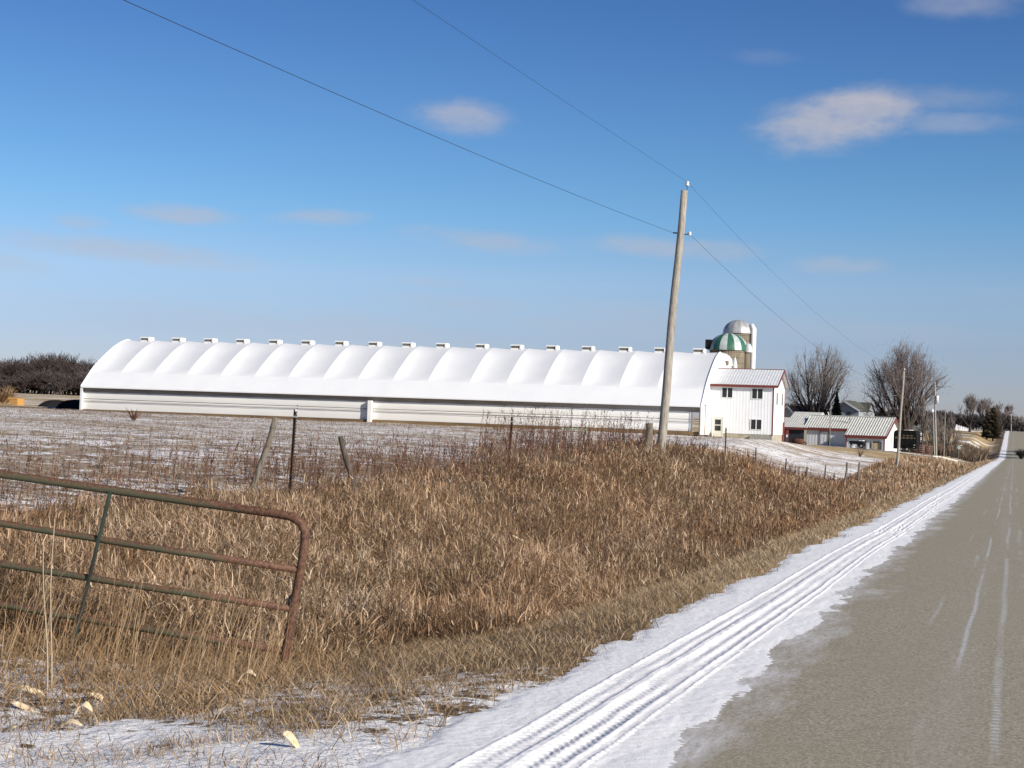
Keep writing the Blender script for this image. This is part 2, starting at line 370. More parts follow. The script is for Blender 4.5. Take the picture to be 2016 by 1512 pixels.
# ------------------------------------------------------------------ road
ry = axis([(-30, 4, 4, .5), (4, 60, .5, 1.5), (60, 300, 2, 4), (300, 900, 4, 10)])
rx = np.array([-2.1, -1.6, -1.0, 0, 1.2, 2.4, 3.4, 4.0])
RX, RY = np.meshgrid(rx, ry); RZ = zr(RY)+.03*(1-((RX-1)/3)**2)*.6-.008
def mat_road():
    m, t, b = new_mat('chip_seal'); v = coords(t); s = mknode(t, 'ShaderNodeSeparateXYZ', {0: v})
    x, y, z = s.outputs
    vs = coords(t, scale=(1, .12, 1)); vl = coords(t, scale=(1, .03, 1))
    g1 = mth(t, 'ADD', mth(t, 'MULTIPLY', noise(t, v, 70, 3, .7), .6), mth(t, 'MULTIPLY', noise(t, v, 26, 3, .7), .4)); g2 = noise(t, v, 260, 2, .7); g3 = noise(t, coords(t, scale=(1, .35, 1)), 1.2, 6)
    vor = mknode(t, 'ShaderNodeTexVoronoi', {'Vector': v, 'Scale': 75.0}).outputs['Color']
    vs1 = mknode(t, 'ShaderNodeSeparateColor', {0: vor}).outputs[0]
    col = ramp(t, mth(t, 'ADD', mth(t, 'MULTIPLY', g1, .55), mth(t, 'MULTIPLY', vs1, .45)), [(.18, (.13, .112, .075)), (.45, (.28, .245, .165)), (.65, (.37, .325, .24)), (.9, (.56, .51, .40))])
    col = mixc(t, mrange(t, g3, .3, .7), col, (.29, .25, .17), 'MIX'); 
    wp = mth(t, 'MULTIPLY', mrange(t, mth(t, 'ABSOLUTE', mth(t, 'SUBTRACT', x, -.25)), .45, .1), mrange(t, noise(t, coords(t, scale=(2, .05, 1)), 1.0, 4), .35, .7))
    col = mixc(t, .6, ramp(t, mth(t, 'ADD', mth(t, 'MULTIPLY', g1, .5), mth(t, 'MULTIPLY', vs1, .5)), [(.25, (.16, .143, .108)), (.5, (.31, .277, .208)), (.77, (.50, .46, .37))]), col)
    col = mixc(t, mth(t, 'MULTIPLY', wp, .22), col, (.42, .40, .36))
    # blown snow lying thin beside the verge, ragged, streaked along the road
    ed = noise(t, coords(t, scale=(1, .28, 1)), 2.3, 7, .62)
    reach = mth(t, 'ADD', x, mth(t, 'MULTIPLY', mth(t, 'SUBTRACT', ed, .5), 1.5))
    dust = mrange(t, reach, -1.42, -1.92)
    fine = noise(t, coords(t, scale=(1, .2, 1)), 26, 5, .7)
    dust = mth(t, 'MULTIPLY', dust, mrange(t, fine, .30, .62, .12, .95))
    col = mixc(t, dust, col, (.68, .66, .66))
    # streaks packed by tyres
    tot = None
    for xc, wd, st, ph, lo in ((-.06, .04, 1.2, 3, .43), (-.36, .028, 1.0, 11, .46), (-.50, .04, .9, 23, .56), (-.22, .02, .6, 31, .58), (-.98, .05, .35, 47, .62), (.55, .05, .6, 57, .58), (-.72, .03, .45, 71, .52), (.15, .06, .35, 83, .50)):
        wob = mth(t, 'MULTIPLY', mth(t, 'SUBTRACT', noise(t, coords(t, scale=(0, .12, 0)), 1.0, 2), .5), .12)
        d = mth(t, 'ABSOLUTE', mth(t, 'SUBTRACT', mth(t, 'ADD', x, wob), xc))
        k = mrange(t, d, wd, wd*.3)
        vv = mknode(t, 'ShaderNodeVectorMath', {0: coords(t, scale=(0, .25, 0)), 1: (0, ph, 0)}, operation='ADD').outputs[0]
        k = mth(t, 'MULTIPLY', k, mrange(t, noise(t, vv, .42, 5, .6), lo, lo+.08))
        if xc == -.06: k = mth(t, 'MULTIPLY', k, mrange(t, mth(t, 'SINE', mth(t, 'MULTIPLY', y, 52.0)), -.2, .5, .25, 1))
        k = mth(t, 'MULTIPLY', k, mrange(t, fine, .25, .7, .12, st*.7)); tot = k if tot is None else mth(t, 'MAXIMUM', tot, k)
    col = mixc(t, tot, col, (.60, .61, .64))
    t.links.new(col, b.inputs['Base Color']); b.inputs['Roughness'].default_value = .9; b.inputs['Specular IOR Level'].default_value = .25
    bump(t, b, mth(t, 'ADD', g1, vs1), .6, .006)
    return m
r = npmesh('road', np.stack([RX, RY, RZ], -1).reshape(-1, 3), gridfaces(*RX.shape), mat_road(), smooth=True); tag(r, kind='structure')

# ------------------------------------------------------------------ snow on the shoulder, with tyre tracks pressed in
def snow_h(x, y):
    e1 = .62*(fbm(y*.9+3, x*1.3, 6, .7)-.5)
    e2 = .9*(fbm(y*.45+31, x*1.6+5, 6, .6)-.5)
    h = .030*np.clip((x-(-3.08+e1))/.22, -1, 1)
    rgt = np.clip(((-1.93+.5*e2+.35*(fbm(x*5, y*1.2, 4)-.5))-x)/.4, -1, 1)
    h = np.minimum(h, .016*rgt)
    n = (fbm(x*4, y*1.5, 3)-.5)*.012+(fbm(x*30+3, y*26, 3)-.5)*.007
    h = h+n
    # two tyre tracks with ribs and lugs
    wv = .10*(fbm(y*.12, x*0+3, 3)-.5)+.02*(fbm(y*.9, x*0+8, 2)-.5)
    def track(cx, half, lugs, ribs, dep, ph):
        dep = dep*(.35+.65*sst((fbm(y*.45+cx*9, x*.8, 4)-.25)/.4))*.5
        nonlocal h
        u = (x-cx-wv)/half
        inn = sst((1-np.abs(u))/.14)
        prof = -dep+.42*dep*np.cos(u*math.pi*ribs)*np.where(np.abs(u) < 1, 1, 0)
        lug = 1.9*dep*(.3+1.0*fbm(y*3, x*9+ph, 2))*np.sin(y*2*math.pi/lugs*(1+.0)+4*fbm(y*1.3, x*0+cx, 2)+np.sin(u*math.pi*ribs+ph)*1.4+u*2.0)
        berm = .009*np.exp(-((np.abs(u)-1.15)/.16)**2)*(.3+1.3*fbm(y*7+cx, x*12, 3))
        h = np.where(h > -.01, h+inn*(prof+lug)+berm, h)
    track(-2.50, .095, .088, 2.0, .0095, 0.3)
    track(-2.24, .105, .098, 2.0, .0085, 1.1)
    f = (1-sst(np.abs(x+2.04-wv)/.022))*(.3+.9*fbm(y*2, x*0, 3)); h = h+f*(.010+.006*np.sin(y*2*math.pi/.09))*(h > 0)
    return h
sy = axis([(4, 6.5, .08, .03), (6.5, 16, .012, .020), (16, 30, .022, .06), (30, 80, .08, .4), (80, 300, .4, 2), (300, 900, 2, 6)])
sxx = np.unique(np.r_[axis([(-4.1, -3.4, .05, .03), (-3.4, -2.8, .03, .012), (-2.8, -2.0, .010, .010), (-2.0, -1.8, .014, .012), (-1.8, -.9, .02, .04)])])
SX, SY = np.meshgrid(sxx, sy)
base = np.where(SX > -3.2, zr(SY), gz(SX, SY)); rz = zr(SY)+.03*(1-((SX-1)/3)**2)*.6-.008
base = np.maximum(base, np.where(SX > -2.1, rz, -9))
SZ = base+snow_h(SX, SY)
m, t, b = new_mat('roadside_snow'); v = coords(t)
n = noise(t, coords(t, scale=(1, .4, 1)), 4, 7, .65); x = mknode(t, 'ShaderNodeSeparateXYZ', {0: v}).outputs[0]
col = mixc(t, mrange(t, n, .3, .7), (.83, .815, .80), (.76, .75, .735))
dirt = mth(t, 'MULTIPLY', mrange(t, noise(t, coords(t, scale=(1, .6, 1)), 14, 8, .75), .58, .72), mrange(t, x, -2.75, -2.5, 1.0, .28))
col = mixc(t, mth(t, 'MULTIPLY', dirt, .55), col, (.42, .36, .28))
t.links.new(col, b.inputs['Base Color']); b.inputs['Roughness'].default_value = .8; b.inputs['Specular IOR Level'].default_value = .3
b.inputs['Subsurface Weight'].default_value = 0.0
bump(t, b, noise(t, v, 60, 5, .7), .5, .01)
SNOWM = m
s_ = npmesh('snow', np.stack([SX, SY, SZ], -1).reshape(-1, 3), gridfaces(*SX.shape), SNOWM, smooth=True); tag(s_, kind='structure')

# driveway: gravel with thin snow, from the road to the farmyard
def ribbon(name, pts, width, m, lift=.03, n=60):
    P = [Vector((*p, 0)) for p in pts]; out = []
    cum = [0]
    for i in range(1, len(P)): cum.append(cum[-1]+(P[i]-P[i-1]).length)
    fx = herm(cum, [p.x for p in P]); fy = herm(cum, [p.y for p in P]); S = np.linspace(0, cum[-1], n)
    cx, cy = fx(S), fy(S); tx = np.gradient(cx); ty = np.gradient(cy); L = np.hypot(tx, ty); nx, ny = -ty/L, tx/L
    W = np.array([width(s/cum[-1]) for s in S]); U = np.linspace(-1, 1, 9)
    XX = cx[:, None]+nx[:, None]*W[:, None]*U; YY = cy[:, None]+ny[:, None]*W[:, None]*U
    ZZ = gz(XX, YY, False)+lift
    return npmesh(name, np.stack([XX, YY, ZZ], -1).reshape(-1, 3), gridfaces(*XX.shape), m, smooth=True)
m, t, b = new_mat('driveway_gravel'); n = noise(t, coords(t, scale=(.4, 1, 1)), 1.1, 7, .65)
t.links.new(ramp(t, n, [(.38, (.30, .26, .20)), (.5, (.45, .42, .36)), (.6, (.72, .72, .73))]), b.inputs['Base Color']); b.inputs['Roughness'].default_value = .95
d = ribbon('driveway', [(-2.6, 268), (-9, 266), (-15, 258), (-22, 247), (-34, 240), (-50, 236)], lambda s: 4.5-1.5*s, m, .05); tag(d, kind='structure')

# ------------------------------------------------------------------ long fabric-covered barn
BX, BY, BZ = -30.3, 159.2, .55
BL, BW = 71.8, 19.6
barn = thing('barn', (BX, BY, BZ), 'long low cattle barn with arched white fabric roof, the biggest building beyond the field', 'barn')
EV = 2.86
pf = herm([0, 1.2, 2.4, 4.4, 6.9, 8.6, 9.8, 11.0, 12.7, 15.2, 17.2, 18.4, 19.6], [0, 1.15, 2.25, 3.6, 5.0, 5.65, 5.92, 5.65, 5.0, 3.6, 2.25, 1.15, 0])
def vx(px): return atY(px, 690, BY+9.8).x - BX
vents_px = [288, 350, 413, 476, 541, 605, 671, 737, 803, 870, 948, 1017, 1087, 1157, 1230, 1300, 1376]
cre = [-BL]
vxs = [vx(p) for p in vents_px]
for i, a in enumerate(vxs[:-1]): cre.append(a + .36*(vxs[i+1]-a) if i != 9 else a + .30*(vxs[i+1]-a))
cre.append(0.0)
# cover: sags between hoops in the upper part
xs, sg = [], []
for i in range(len(cre)-1):
    for k in range(10): t_ = k/10; xs.append(cre[i]+(cre[i+1]-cre[i])*t_); sg.append((4*t_*(1-t_))*(1-.35*(t_-.5)))
xs.append(0.0); sg.append(0.0)
ys = np.linspace(0, BW, 61); cov = MB()
for i in range(len(cre)-1):
    P = []
    for t_ in np.linspace(0, 1, 11):
        x = cre[i]+(cre[i+1]-cre[i])*t_; s_a = 4*t_*(1-t_)*(1-.5*(t_-.5)); row = []
        for yy in ys:
            z = float(pf(yy)); k = max(0, min(1, (z-1.35)/1.3)); k = k*k*(3-2*k)
            row.append((x, yy, EV+z-.27*s_a*k*(1-.66*max(0, min(1, (z-4.6)/1.2)))))
        P.append(row)
    cov.grid(P)
cov.build('roof_cover', FABRIC, barn)
# hem band along the lower edge
mb = MB()
for x0, x1, dz in ((-BL, cre[9]-.4, 0.0), (cre[9]-.4, 0, 0.012)):
    mb.grid([[(x0, -.02-dz, EV-.10), (x0, -.02-dz, EV+.02), (x0, 1.9, EV+1.80+dz)], [(x1, -.02-dz, EV-.10), (x1, -.02-dz, EV+.02), (x1, 1.9, EV+1.80+dz)]], False)
mb.build('hem_band', FABRIC, barn)
# end walls
for nm, x0, th in (('end_wall', 0.0, .12), ('end_wall', -BL, -.12)):
    pts = [(x0, .03, 0)]+[(x0, float(y_), EV+float(pf(y_))+.05) for y_ in ys[1:-1]]+[(x0, BW-.03, 0)]
    pts.insert(1, (x0, .03, EV)); pts.insert(-1, (x0, BW-.03, EV))
    MB().poly(pts, (th, 0, 0)).build(nm, FABRIC if x0 < 0 else WHITE_WALL_Y, barn)
# edge trim rolled round the road-side arch
MB().tube([(.06, float(y_), EV+float(pf(y_))+.02) for y_ in ys], .09, 6).build('arch_trim', FABRIC, barn)
MB().tube([(-BL-.06, float(y_), EV+float(pf(y_))+.02) for y_ in ys], .09, 6).build('arch_trim', FABRIC, barn)
# side: soffit, curtain, rails, boards
RC = .62
MB().b2(-BL+.1, -.1, 0.02, RC, EV-.12, EV-.10).b2(-BL+.1, -.1, RC-.02, RC+.04, EV-.62, EV-.12).build('soffit', SOFFIT, barn)
m = MB()
for i in range(len(cre)-1):
    xa, xb = cre[i], cre[i+1]
    if i == len(cre)-2: xb -= 1.0
    rows = []
    for zz, bl in ((.32, 0), (.7, .03), (1.1, .04), (1.42, .01), (1.46, .0), (1.5, .01), (1.9, .04), (2.3, .01)):
        rows.append([(xa+(xb-xa)*u, RC-bl*(1 if 0 < u < 1 else .75)-.01, zz) for u in (0, .25, .5, .75, 1)])
    m.grid(rows)
m.b2(-BL+.1, -1.0, RC+.02, RC+.08, .3, EV-.6)
m.build('side_curtain', CURTAIN, barn)
MB().tube([(-BL, .30, 1.50), (-36, .30, 1.47), (0, .30, 1.50)], .032, 6).build('curtain_rail', STEEL_D, barn)
MB().tube([(-BL, .34, 1.34), (-50, .34, 1.30), (-36, .34, 1.33), (-18, .34, 1.26), (0, .34, 1.33)], .018, 5).build('curtain_cord', STEEL_D, barn)
MB().b2(-BL, -.0, RC-.30, RC+.1, -.6, .30).build('base_board', BOARD, barn)
xm = atY(727, 800, BY).x-BX
MB().b2(xm-.22, xm+.22, .05, RC-.1, -.3, EV-.5).build('centre_post', CURTAIN, barn)
for x0 in (-.06, -BL+.10): MB().b2(x0-.05, x0+.05, .02, .12, -.5, EV-.10).build('corner_post', STEEL_D if x0 > -1 else CURTAIN, barn)
MB().b2(-1.15, -.95, RC-.1, RC+.1, -.3, EV-.6).build('inner_post', CURTAIN, barn)
# ridge vents
VENT_D = simple('vent_louvre', (.16, .15, .12), (.11, .10, .08), 2, .8)
for i, a in enumerate(vxs):
    hw = .55
    v_ = MB().b2(a-hw, a+hw+.12, 9.25, 10.35, EV+6.16, EV+6.30).b2(a+hw-.02, a+hw+.14, 9.2, 10.4, EV+5.82, EV+6.24).b2(a-hw+.02, a+hw, 9.3, 10.3, EV+5.60, EV+5.90).build('ridge_vent', FRAME_W, barn)
    MB().b2(a-hw+.06, a+hw-.04, 9.32, 10.28, EV+5.90, EV+6.16).build('louvre', VENT_D, v_)
# downspout on the end wall, small exhaust box high up, old stain
px_ = .16
MB().tube([(px_, 1.9, .05), (px_, 1.9, 2.9)], .05, 6).tube([(px_+.02, 1.3, 2.98), (px_+.02, 2.35, 2.98)], .05, 6).build('downspout', simple('tan_pipe', (.34, .28, .16), (.25, .2, .12), 3, .7), barn)

# ------------------------------------------------------------------ two-storey milk house against the barn end
HYo = BY+4.6
hl = atY(1394, 800, HYo).x; hr_ = atY(1522.5, 800, HYo).x
HW = hr_-hl; HD = 8.2; HZ = .40
house = thing('farm_building', (hl, HYo, HZ), 'two-storey white ribbed-steel farm building with red trim against the right end of the long barn', 'building')
HE = atY(1460, 756.5, HYo).z-HZ; HR = HE+1.62
MB().b2(0.05, HW-.05, .05, HD-.05, -.9, .38).build('foundation', CONC, house)
MB().poly([(0, 0, .36), (HW, 0, .36), (HW, 0, HE), (0, 0, HE)], (0, .10, 0)).build('wall', WHITE_WALL, house)
MB().poly([(0, HD-.1, .36), (HW, HD-.1, .36), (HW, HD-.1, HE), (0, HD-.1, HE)], (0, .10, 0)).build('wall', WHITE_WALL, house)
MB().poly([(HW-.1, .10, .36), (HW-.1, HD-.1, .36), (HW-.1, HD-.1, HE), (HW-.1, HD/2, HR-.08), (HW-.1, .10, HE)], (.101, 0, 0)).build('gable_wall', WHITE_WALL_Y, house)
ov = .35; sl = (HR-HE)/(HD/2)
rfm = MB()
for sgn in (0, 1):
    y0, y1 = (-ov, HD/2) if sgn == 0 else (HD+ov, HD/2)
    z0 = HE-sl*ov+.02
    rfm.poly([(-.3, y0, z0), (HW+.45, y0, z0), (HW+.45, y1, HR+.02), (-.3, y1, HR+.02)], (0, 0, .09))
rf = rfm.build('roof', ROOF_STEEL, house)
tr = MB().b2(-.3, HW+.47, -ov-.06, -ov, HE-sl*ov-.16, HE-sl*ov+.10)
for sgn in (0, 1):
    y0 = -ov-.03 if sgn == 0 else HD+ov+.03
    tr.poly([(HW+.452, y0, HE-sl*ov-.14), (HW+.452, HD/2, HR-.14), (HW+.452, HD/2, HR+.135), (HW+.452, y0, HE-sl*ov+.13)], (.05, 0, 0))
tr.b2(-.3, HW+.45, HD/2-.10, HD/2+.10, HR+.09, HR+.15)
tr.build('roof_trim', RED, house)
MB().b2(HW-.09, HW+.03, -.03, .09, .3, HE-.1).build('corner_trim', RED, house)
MB().b2(HW-.02, HW+.03, HD-.09, HD+.03, .3, HE-.2).build('corner_trim', RED, house)
MB().b2(0, HW-.1, -.012, 0, HE-.42, HE-.22).build('frieze', FRAME_W, house)
def hpx(px, py): p = atY(px, py, HYo); return p.x-hl, p.z-HZ
def window(parent, x0, x1, z0, z1, yy=-.0, mull=True):
    f = MB(); e = .07
    f.b2(x0, x1, yy-.06, yy-.002, z1-e, z1).b2(x0, x1, yy-.06, yy-.002, z0, z0+e).b2(x0, x0+e, yy-.06, yy-.002, z0+e, z1-e).b2(x1-e, x1, yy-.06, yy-.002, z0+e, z1-e)
    if mull: f.b2((x0+x1)/2-e*.6, (x0+x1)/2+e*.6, yy-.055, yy-.002, z0+e, z1-e)
    w_ = f.build('window', FRAME_W, parent)
    MB().b2(x0+e*.5, x1-e*.5, yy-.022, yy-.001, z0+e*.5, z1-e*.5).build('pane', DARK, w_)
    return w_
for (xa, ya, xb, yb) in ((1421, 762, 1443, 784), (1480, 764, 1502.5, 786.5), (1477.5, 824.5, 1500, 847)):
    x0, z1 = hpx(xa, ya); x1, z0 = hpx(xb, yb); window(house, x0, x1, z0, z1)
x0, z1 = hpx(1404, 821.5); x1, z0 = hpx(1422, 860)
dr = MB().b2(x0, x1, -.05, -.002, z0, z1).build('door', CREAM, house)
xm0, zt = hpx(1408, 825.5); xm1, zb = hpx(1419, 848)
pn = MB().b2(xm0, xm1, -.062, -.0505, zb, (zt+zb)/2-.05).b2(xm0, xm1, -.062, -.0505, (zt+zb)/2+.05, zt).build('pane', DARK, dr)
MB().b2(x0-.07, x0, -.09, -.002, z0, z1+.07).b2(x1, x1+.07, -.09, -.002, z0, z1+.07).b2(x0, x1, -.09, -.002, z1, z1+.07).build('door_frame', FRAME_W, dr)
for yy in (2.3, 6.2):
    w_ = MB().b2(HW+.002, HW+.06, yy-.42, yy+.42, HE-2.0, HE-.7).build('gable_window', simple('dull_frame', (.50, .47, .42), None, 3, .6), house)
    MB().b2(HW+.061, HW+.067, yy-.34, yy+.34, HE-1.92, HE-.78).build('pane', simple('dull_glass', (.20, .20, .19), (.12, .12, .12), 2, .2), w_)
MB().b2(HW-.05, HW+.09, 7.3, 8.15, -.3, 1.7).build('side_door', RED, house)
MB().b2(HW-2.3, HW-.0, -.32, .02, -.7, .22).build('block_plinth', CONC_G, house)

# low silver-domed feed silo between barn end and the tall silos
def silo(name, px, Z, base_py, top_py, rad_px, label, dome_mats, stripes, body, ztop_dome):
    c = at(px, base_py, Z); g0 = gzp(c.x, c.y); r = rad_px*Z/FP
    hb = c.z-g0; s = thing(name, (c.x, c.y, g0-.1), label, 'silo')
    MB().lathe([(r*.97, 0), (r*.97, hb+.15)], n=40).build('silo_body', body, s)
    hd = (base_py-top_py)*Z/FP
    prof = [(r*1.04, hb), (r*1.04, hb+.12)]+[(r*1.03*math.cos(a), hb+.12+hd*math.sin(a)) for a in np.linspace(.05, 1.50, 10)]
    n = len(dome_mats)
    for j, mt in enumerate(dome_mats):
        d_ = MB()
        for k in range(stripes):
            if k % n == j: d_.lathe(prof, n=3, a0=2*math.pi*k/stripes+.1, a1=2*math.pi*(k+1)/stripes+.1)
        if d_.v: d_.build('dome_stripe' if n > 1 else 'dome', mt, s)
    hoops = MB()
    for k in range(int(hb/.75)):
        zc = .5+k*.75; hoops.lathe([(r*.97, zc), (r*.985, zc+.01), (r*.985, zc+.04), (r*.97, zc+.05)], n=40)
    hoops.build('hoops', STEEL_D, s)
    return s, r, hb, hd
STAVE, t, b = new_mat('concrete_staves')
v = coords(t, True); s3 = mknode(t, 'ShaderNodeSeparateXYZ', {0: v}); an = mth(t, 'ARCTAN2', s3.outputs[1], s3.outputs[0])
rb = mth(t, 'POWER', mth(t, 'ABSOLUTE', mth(t, 'SINE', mth(t, 'MULTIPLY', an, 22))), 3.0)
cc = ramp(t, noise(t, coords(t, True, (1, 1, .25)), 1.0, 6, .65), [(.35, (.15, .125, .085)), (.6, (.24, .205, .145)), (.75, (.34, .31, .23))])
t.links.new(mixc(t, mth(t, 'MULTIPLY', rb, .6), cc, (.16, .13, .09)), b.inputs['Base Color']); b.inputs['Roughness'].default_value = .9
bump(t, b, rb, .6, .05)
GREEN = simple('green_enamel', (.025, .105, .065), (.04, .14, .09), 2, .45, scale=(1, 1, .4))
WHT = simple('white_enamel', (.50, .54, .52), (.36, .40, .38), 2, .45, scale=(1, 1, .4))
ALU = simple('aluminium', (.42, .42, .40), (.34, .34, .33), 2, .42, metallic=.35)
ALU2 = simple('aluminium_light', (.52, .52, .50), (.44, .44, .42), 2, .42, metallic=.3)
s1, r1, hb1, hd1 = silo('tall_silo', 1453.5, 238, 656, 630, 29.5, 'taller brown concrete silo with plain silver dome and a white pipe down its right side', [ALU, ALU2], 24, STAVE, 0)
MB().tube([(r1*1.08, -.9, 0), (r1*1.08, -.9, hb1+.7), (r1*.9, -.7, hb1+1.3)], .42, 12).build('chute', FRAME_W, s1)
s2, r2, hb2, hd2 = silo('tall_silo', 1434, 216, 689, 656, 37.5, 'shorter brown concrete silo with green and white striped dome', [GREEN, WHT], 16, STAVE, 0)
MB().box((-r2*.98, -.9, hb2+.75), (.8, 1.0, 1.3)).build('hatch', BLK, s2)
MB().lathe([(.0, hb2+1.1), (.35, hb2+.9), (.62, hb2+.3), (.62, hb2-.2)], c=(r2*1.06, -.4, 0), n=14).build('chute_cap', WHT, s2)
MB().lathe([(.45, .3), (.45, hb2-.2)], c=(r2*1.0, -.4, 0), n=14).build('chute', STAVE, s2)
# third: low silo with light dome
c3, r3_, hb3, hd3 = silo('low_silo', 1417, 186, 719, 694, 26.5, 'low silo with pale dome showing just above the roof between barn end and striped silo', [FRAME_W, simple('pale_enamel', (.6, .6, .58), None, 2, .5)], 20, FRAME_W, 0)
MB().box((r3_*.55, -r3_*.85, hb3+.35), (.75, .7, .42)).build('hatch', simple('tan_panel', (.30, .24, .15), (.24, .19, .12), 3, .7), c3)
MB().lathe([(0, hb3+1.15), (.12, hb3+.8), (.28, hb3+.1), (.28, -.2+hb3)], c=(r3_*1.16, -.3, 0), n=12).build('filler_pipe', FRAME_W, c3)

# ------------------------------------------------------------------ sheds
def V2(a, b): return Vector((a, b))
ROT = R_(-11.0)
def pxz(px, Z): p = at(px, 850, Z); return p
sc0 = at(1741.5, 886, 250)                          # near right corner of the low shed
shed = thing('machine_shed', (sc0.x, sc0.y, sc0.z), 'long low white shed with weathered metal roof and red fascia, front stepped in', 'shed', rz=ROT)
sinv = Matrix.Rotation(-ROT, 3, 'Z')
def sl_(px, py, Z): return sinv @ (at(px, py, Z)-Vector(sc0))
LC, LB, DP, STP = 6.25, 7.0, 9.6, 1.7
WC = 2.33; RH = 2.75; slp = RH/(DP/2); zl = .0
WB = WC+STP*slp
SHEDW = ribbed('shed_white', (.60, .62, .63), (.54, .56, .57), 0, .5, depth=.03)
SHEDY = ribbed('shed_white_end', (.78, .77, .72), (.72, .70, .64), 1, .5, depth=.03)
MB().poly([(-LC, 0, -.5), (0, 0, -.5), (0, 0, WC), (-LC, 0, WC)], (0, .1, 0)).build('wall', SHEDW, shed)
MB().poly([(-LC-LB, STP, -.3), (-LC, STP, -.3), (-LC, STP, WB), (-LC-LB, STP, WB)], (0, .1, 0)).build('wall', SHEDW, shed)
MB().poly([(0, .1, -.5), (0, DP, -.5), (0, DP, WC), (0, DP/2, WC+RH-.05), (0, .1, WC)], (-.1, 0, 0)).build('gable_wall', SHEDY, shed)
MB().poly([(-LC-.1, .1, -.5), (-LC-.1, STP, -.5), (-LC-.1, STP, WC+.5), (-LC-.1, .1, WC)], (.1, 0, 0)).build('step_wall', SHEDY, shed)
MB().poly([(-LC-LB, STP, -.5), (-LC-LB, DP, -.5), (-LC-LB, DP, WC), (-LC-LB, DP/2, WC+RH-.05), (-LC-LB, STP, WB)], (.1, 0, 0)).build('gable_wall', SHEDY, shed)
def slope(x0, x1, ya, yb): return [(x0, ya, WC+slp*ya+.0), (x1, ya, WC+slp*ya), (x1, yb, WC+slp*yb), (x0, yb, WC+slp*yb)]
o_ = .35
rfm = MB().poly(slope(-LC-.12, .35, -o_, DP/2), (0, 0, .08)).poly(slope(-LC-LB-.4, -LC-.121, STP-o_, DP/2), (0, 0, .08))
rfm.poly([(-LC-LB-.4, DP+o_, WC-slp*o_), (.35, DP+o_, WC-slp*o_), (.35, DP/2, WC+RH), (-LC-LB-.4, DP/2, WC+RH)], (0, 0, .08))
rfm.build('roof', ROOF_OLD, shed)
MB().b2(-LC-LB-.4, .35, DP/2-.22, DP/2+.2, WC+RH+.06, WC+RH+.14).build('ridge_cap', FRAME_W, shed)
t_ = MB().b2(-LC-.12, .36, -o_-.06, -o_, WC-slp*o_-.42, WC-slp*o_+.04).b2(-LC-LB-.42, -LC-.125, STP-o_-.06, STP-o_, WC+slp*(STP-o_)-.42, WC+slp*(STP-o_)+.04)
for y0 in (-o_-.06, DP+o_+.06):
    t_.poly([(.352, y0, WC-slp*o_-.34), (.352, DP/2, WC+RH-.34), (.352, DP/2, WC+RH+.10), (.352, y0, WC-slp*o_+.10)], (.06, 0, 0))
t_.b2(-LC-.03, -LC+.15, -.04, 0, -.4, WC-.1).b2(-.12, .03, -.04, 0, -.4, WC-.3).b2(-LC-.2, -LC-.05, STP-.05, STP, -.3, WB-.4)
t_.build('roof_trim', RED, shed)
DKF = simple('grey_frame', (.15, .15, .125), (.11, .11, .09), 3, .7)
dx0, dx1 = -LC-4.75, -LC-3.45
d_ = MB().b2(dx0, dx1, STP-.05, STP-.002, .5, 2.55).build('door', SHEDW, shed)
MB().b2(dx0-.14, dx0, STP-.09, STP-.002, .4, 2.7).b2(dx1, dx1+.34, STP-.09, STP-.002, .4, 2.7).b2(dx0, dx1, STP-.09, STP-.002, 2.55, 2.7).build('door_frame', DKF, d_)
def opening(x0, x1, z0, z1):
    f = MB().b2(x0-.1, x1+.1, -.05, -.002, z1, z1+.1).b2(x0-.1, x0, -.05, -.002, z0, z1).b2(x1, x1+.1, -.05, -.002, z0, z1).build('window', DKF, shed)
    MB().b2(x0, x1, -.02, -.001, z0, z1).build('pane', simple('dusty_dark', (.14, .135, .12), (.10, .10, .09), 3, .8), f); return f
opening(-LC+2.0, -LC+3.2, -.05, 1.25); f = opening(-1.85, -.55, .0, 1.2)
MB().b2(-1.75, -1.15, -.06, -.021, .0, 1.05).build('sheet', simple('plywood', (.50, .38, .22), (.44, .33, .19), 3, .8), f)
MB().b2(.0015, .03, 3.1, 4.2, .9, 2.2).build('gable_window', simple('dull_frame2', (.52, .50, .45), None, 3, .6), shed)
MB().tube([(-LC-.3, 2.9, WC+slp*2.9), (-LC-.3, 2.9, WC+slp*2.9+1.5)], .06, 6).build('flue', STEEL_D, shed)
MB().tube([(-LC-.4, 2.7, WC+slp*2.7+.2), (-LC-4.2, 2.6, WC+slp*2.9+.5)], .025, 5).build('roof_wire', STEEL_D, shed)

# small lower shed to its left, its wall colour darkened to stand for deep shade
c = at(1580, 866, 258)
sh2 = thing('small_shed', (c.x, c.y, c.z), 'small shed with shade-dark sides squeezed between the two-storey building and the long low shed', 'shed', rz=ROT)
k = 258/FP
MB().poly([(-4.6, .0, -1.4), (.2, 0, -1.4), (.2, 0, 1.9), (-4.6, 0, 1.9)], (0, .1, 0)).b2(-4.6, -4.5, .1, 5, -1.4, 1.9).build('wall', simple('shade_dark_steel', (.035, .038, .048), (.028, .03, .036), 2, .8), sh2)
MB().poly([(-4.9, -.35, 1.95), (.9, -.35, 1.95), (.9, 3.6, 3.5), (-4.9, 3.6, 3.5)], (0, 0, .08)).poly([(-4.9, 7.5, 1.95), (.9, 7.5, 1.95), (.9, 3.6, 3.5), (-4.9, 3.6, 3.5)], (0, 0, .08)).build('roof', ROOF_OLD, sh2)
MB().b2(-4.9, .9, -.42, -.352, 1.62, 2.0).build('roof_trim', RED, sh2)

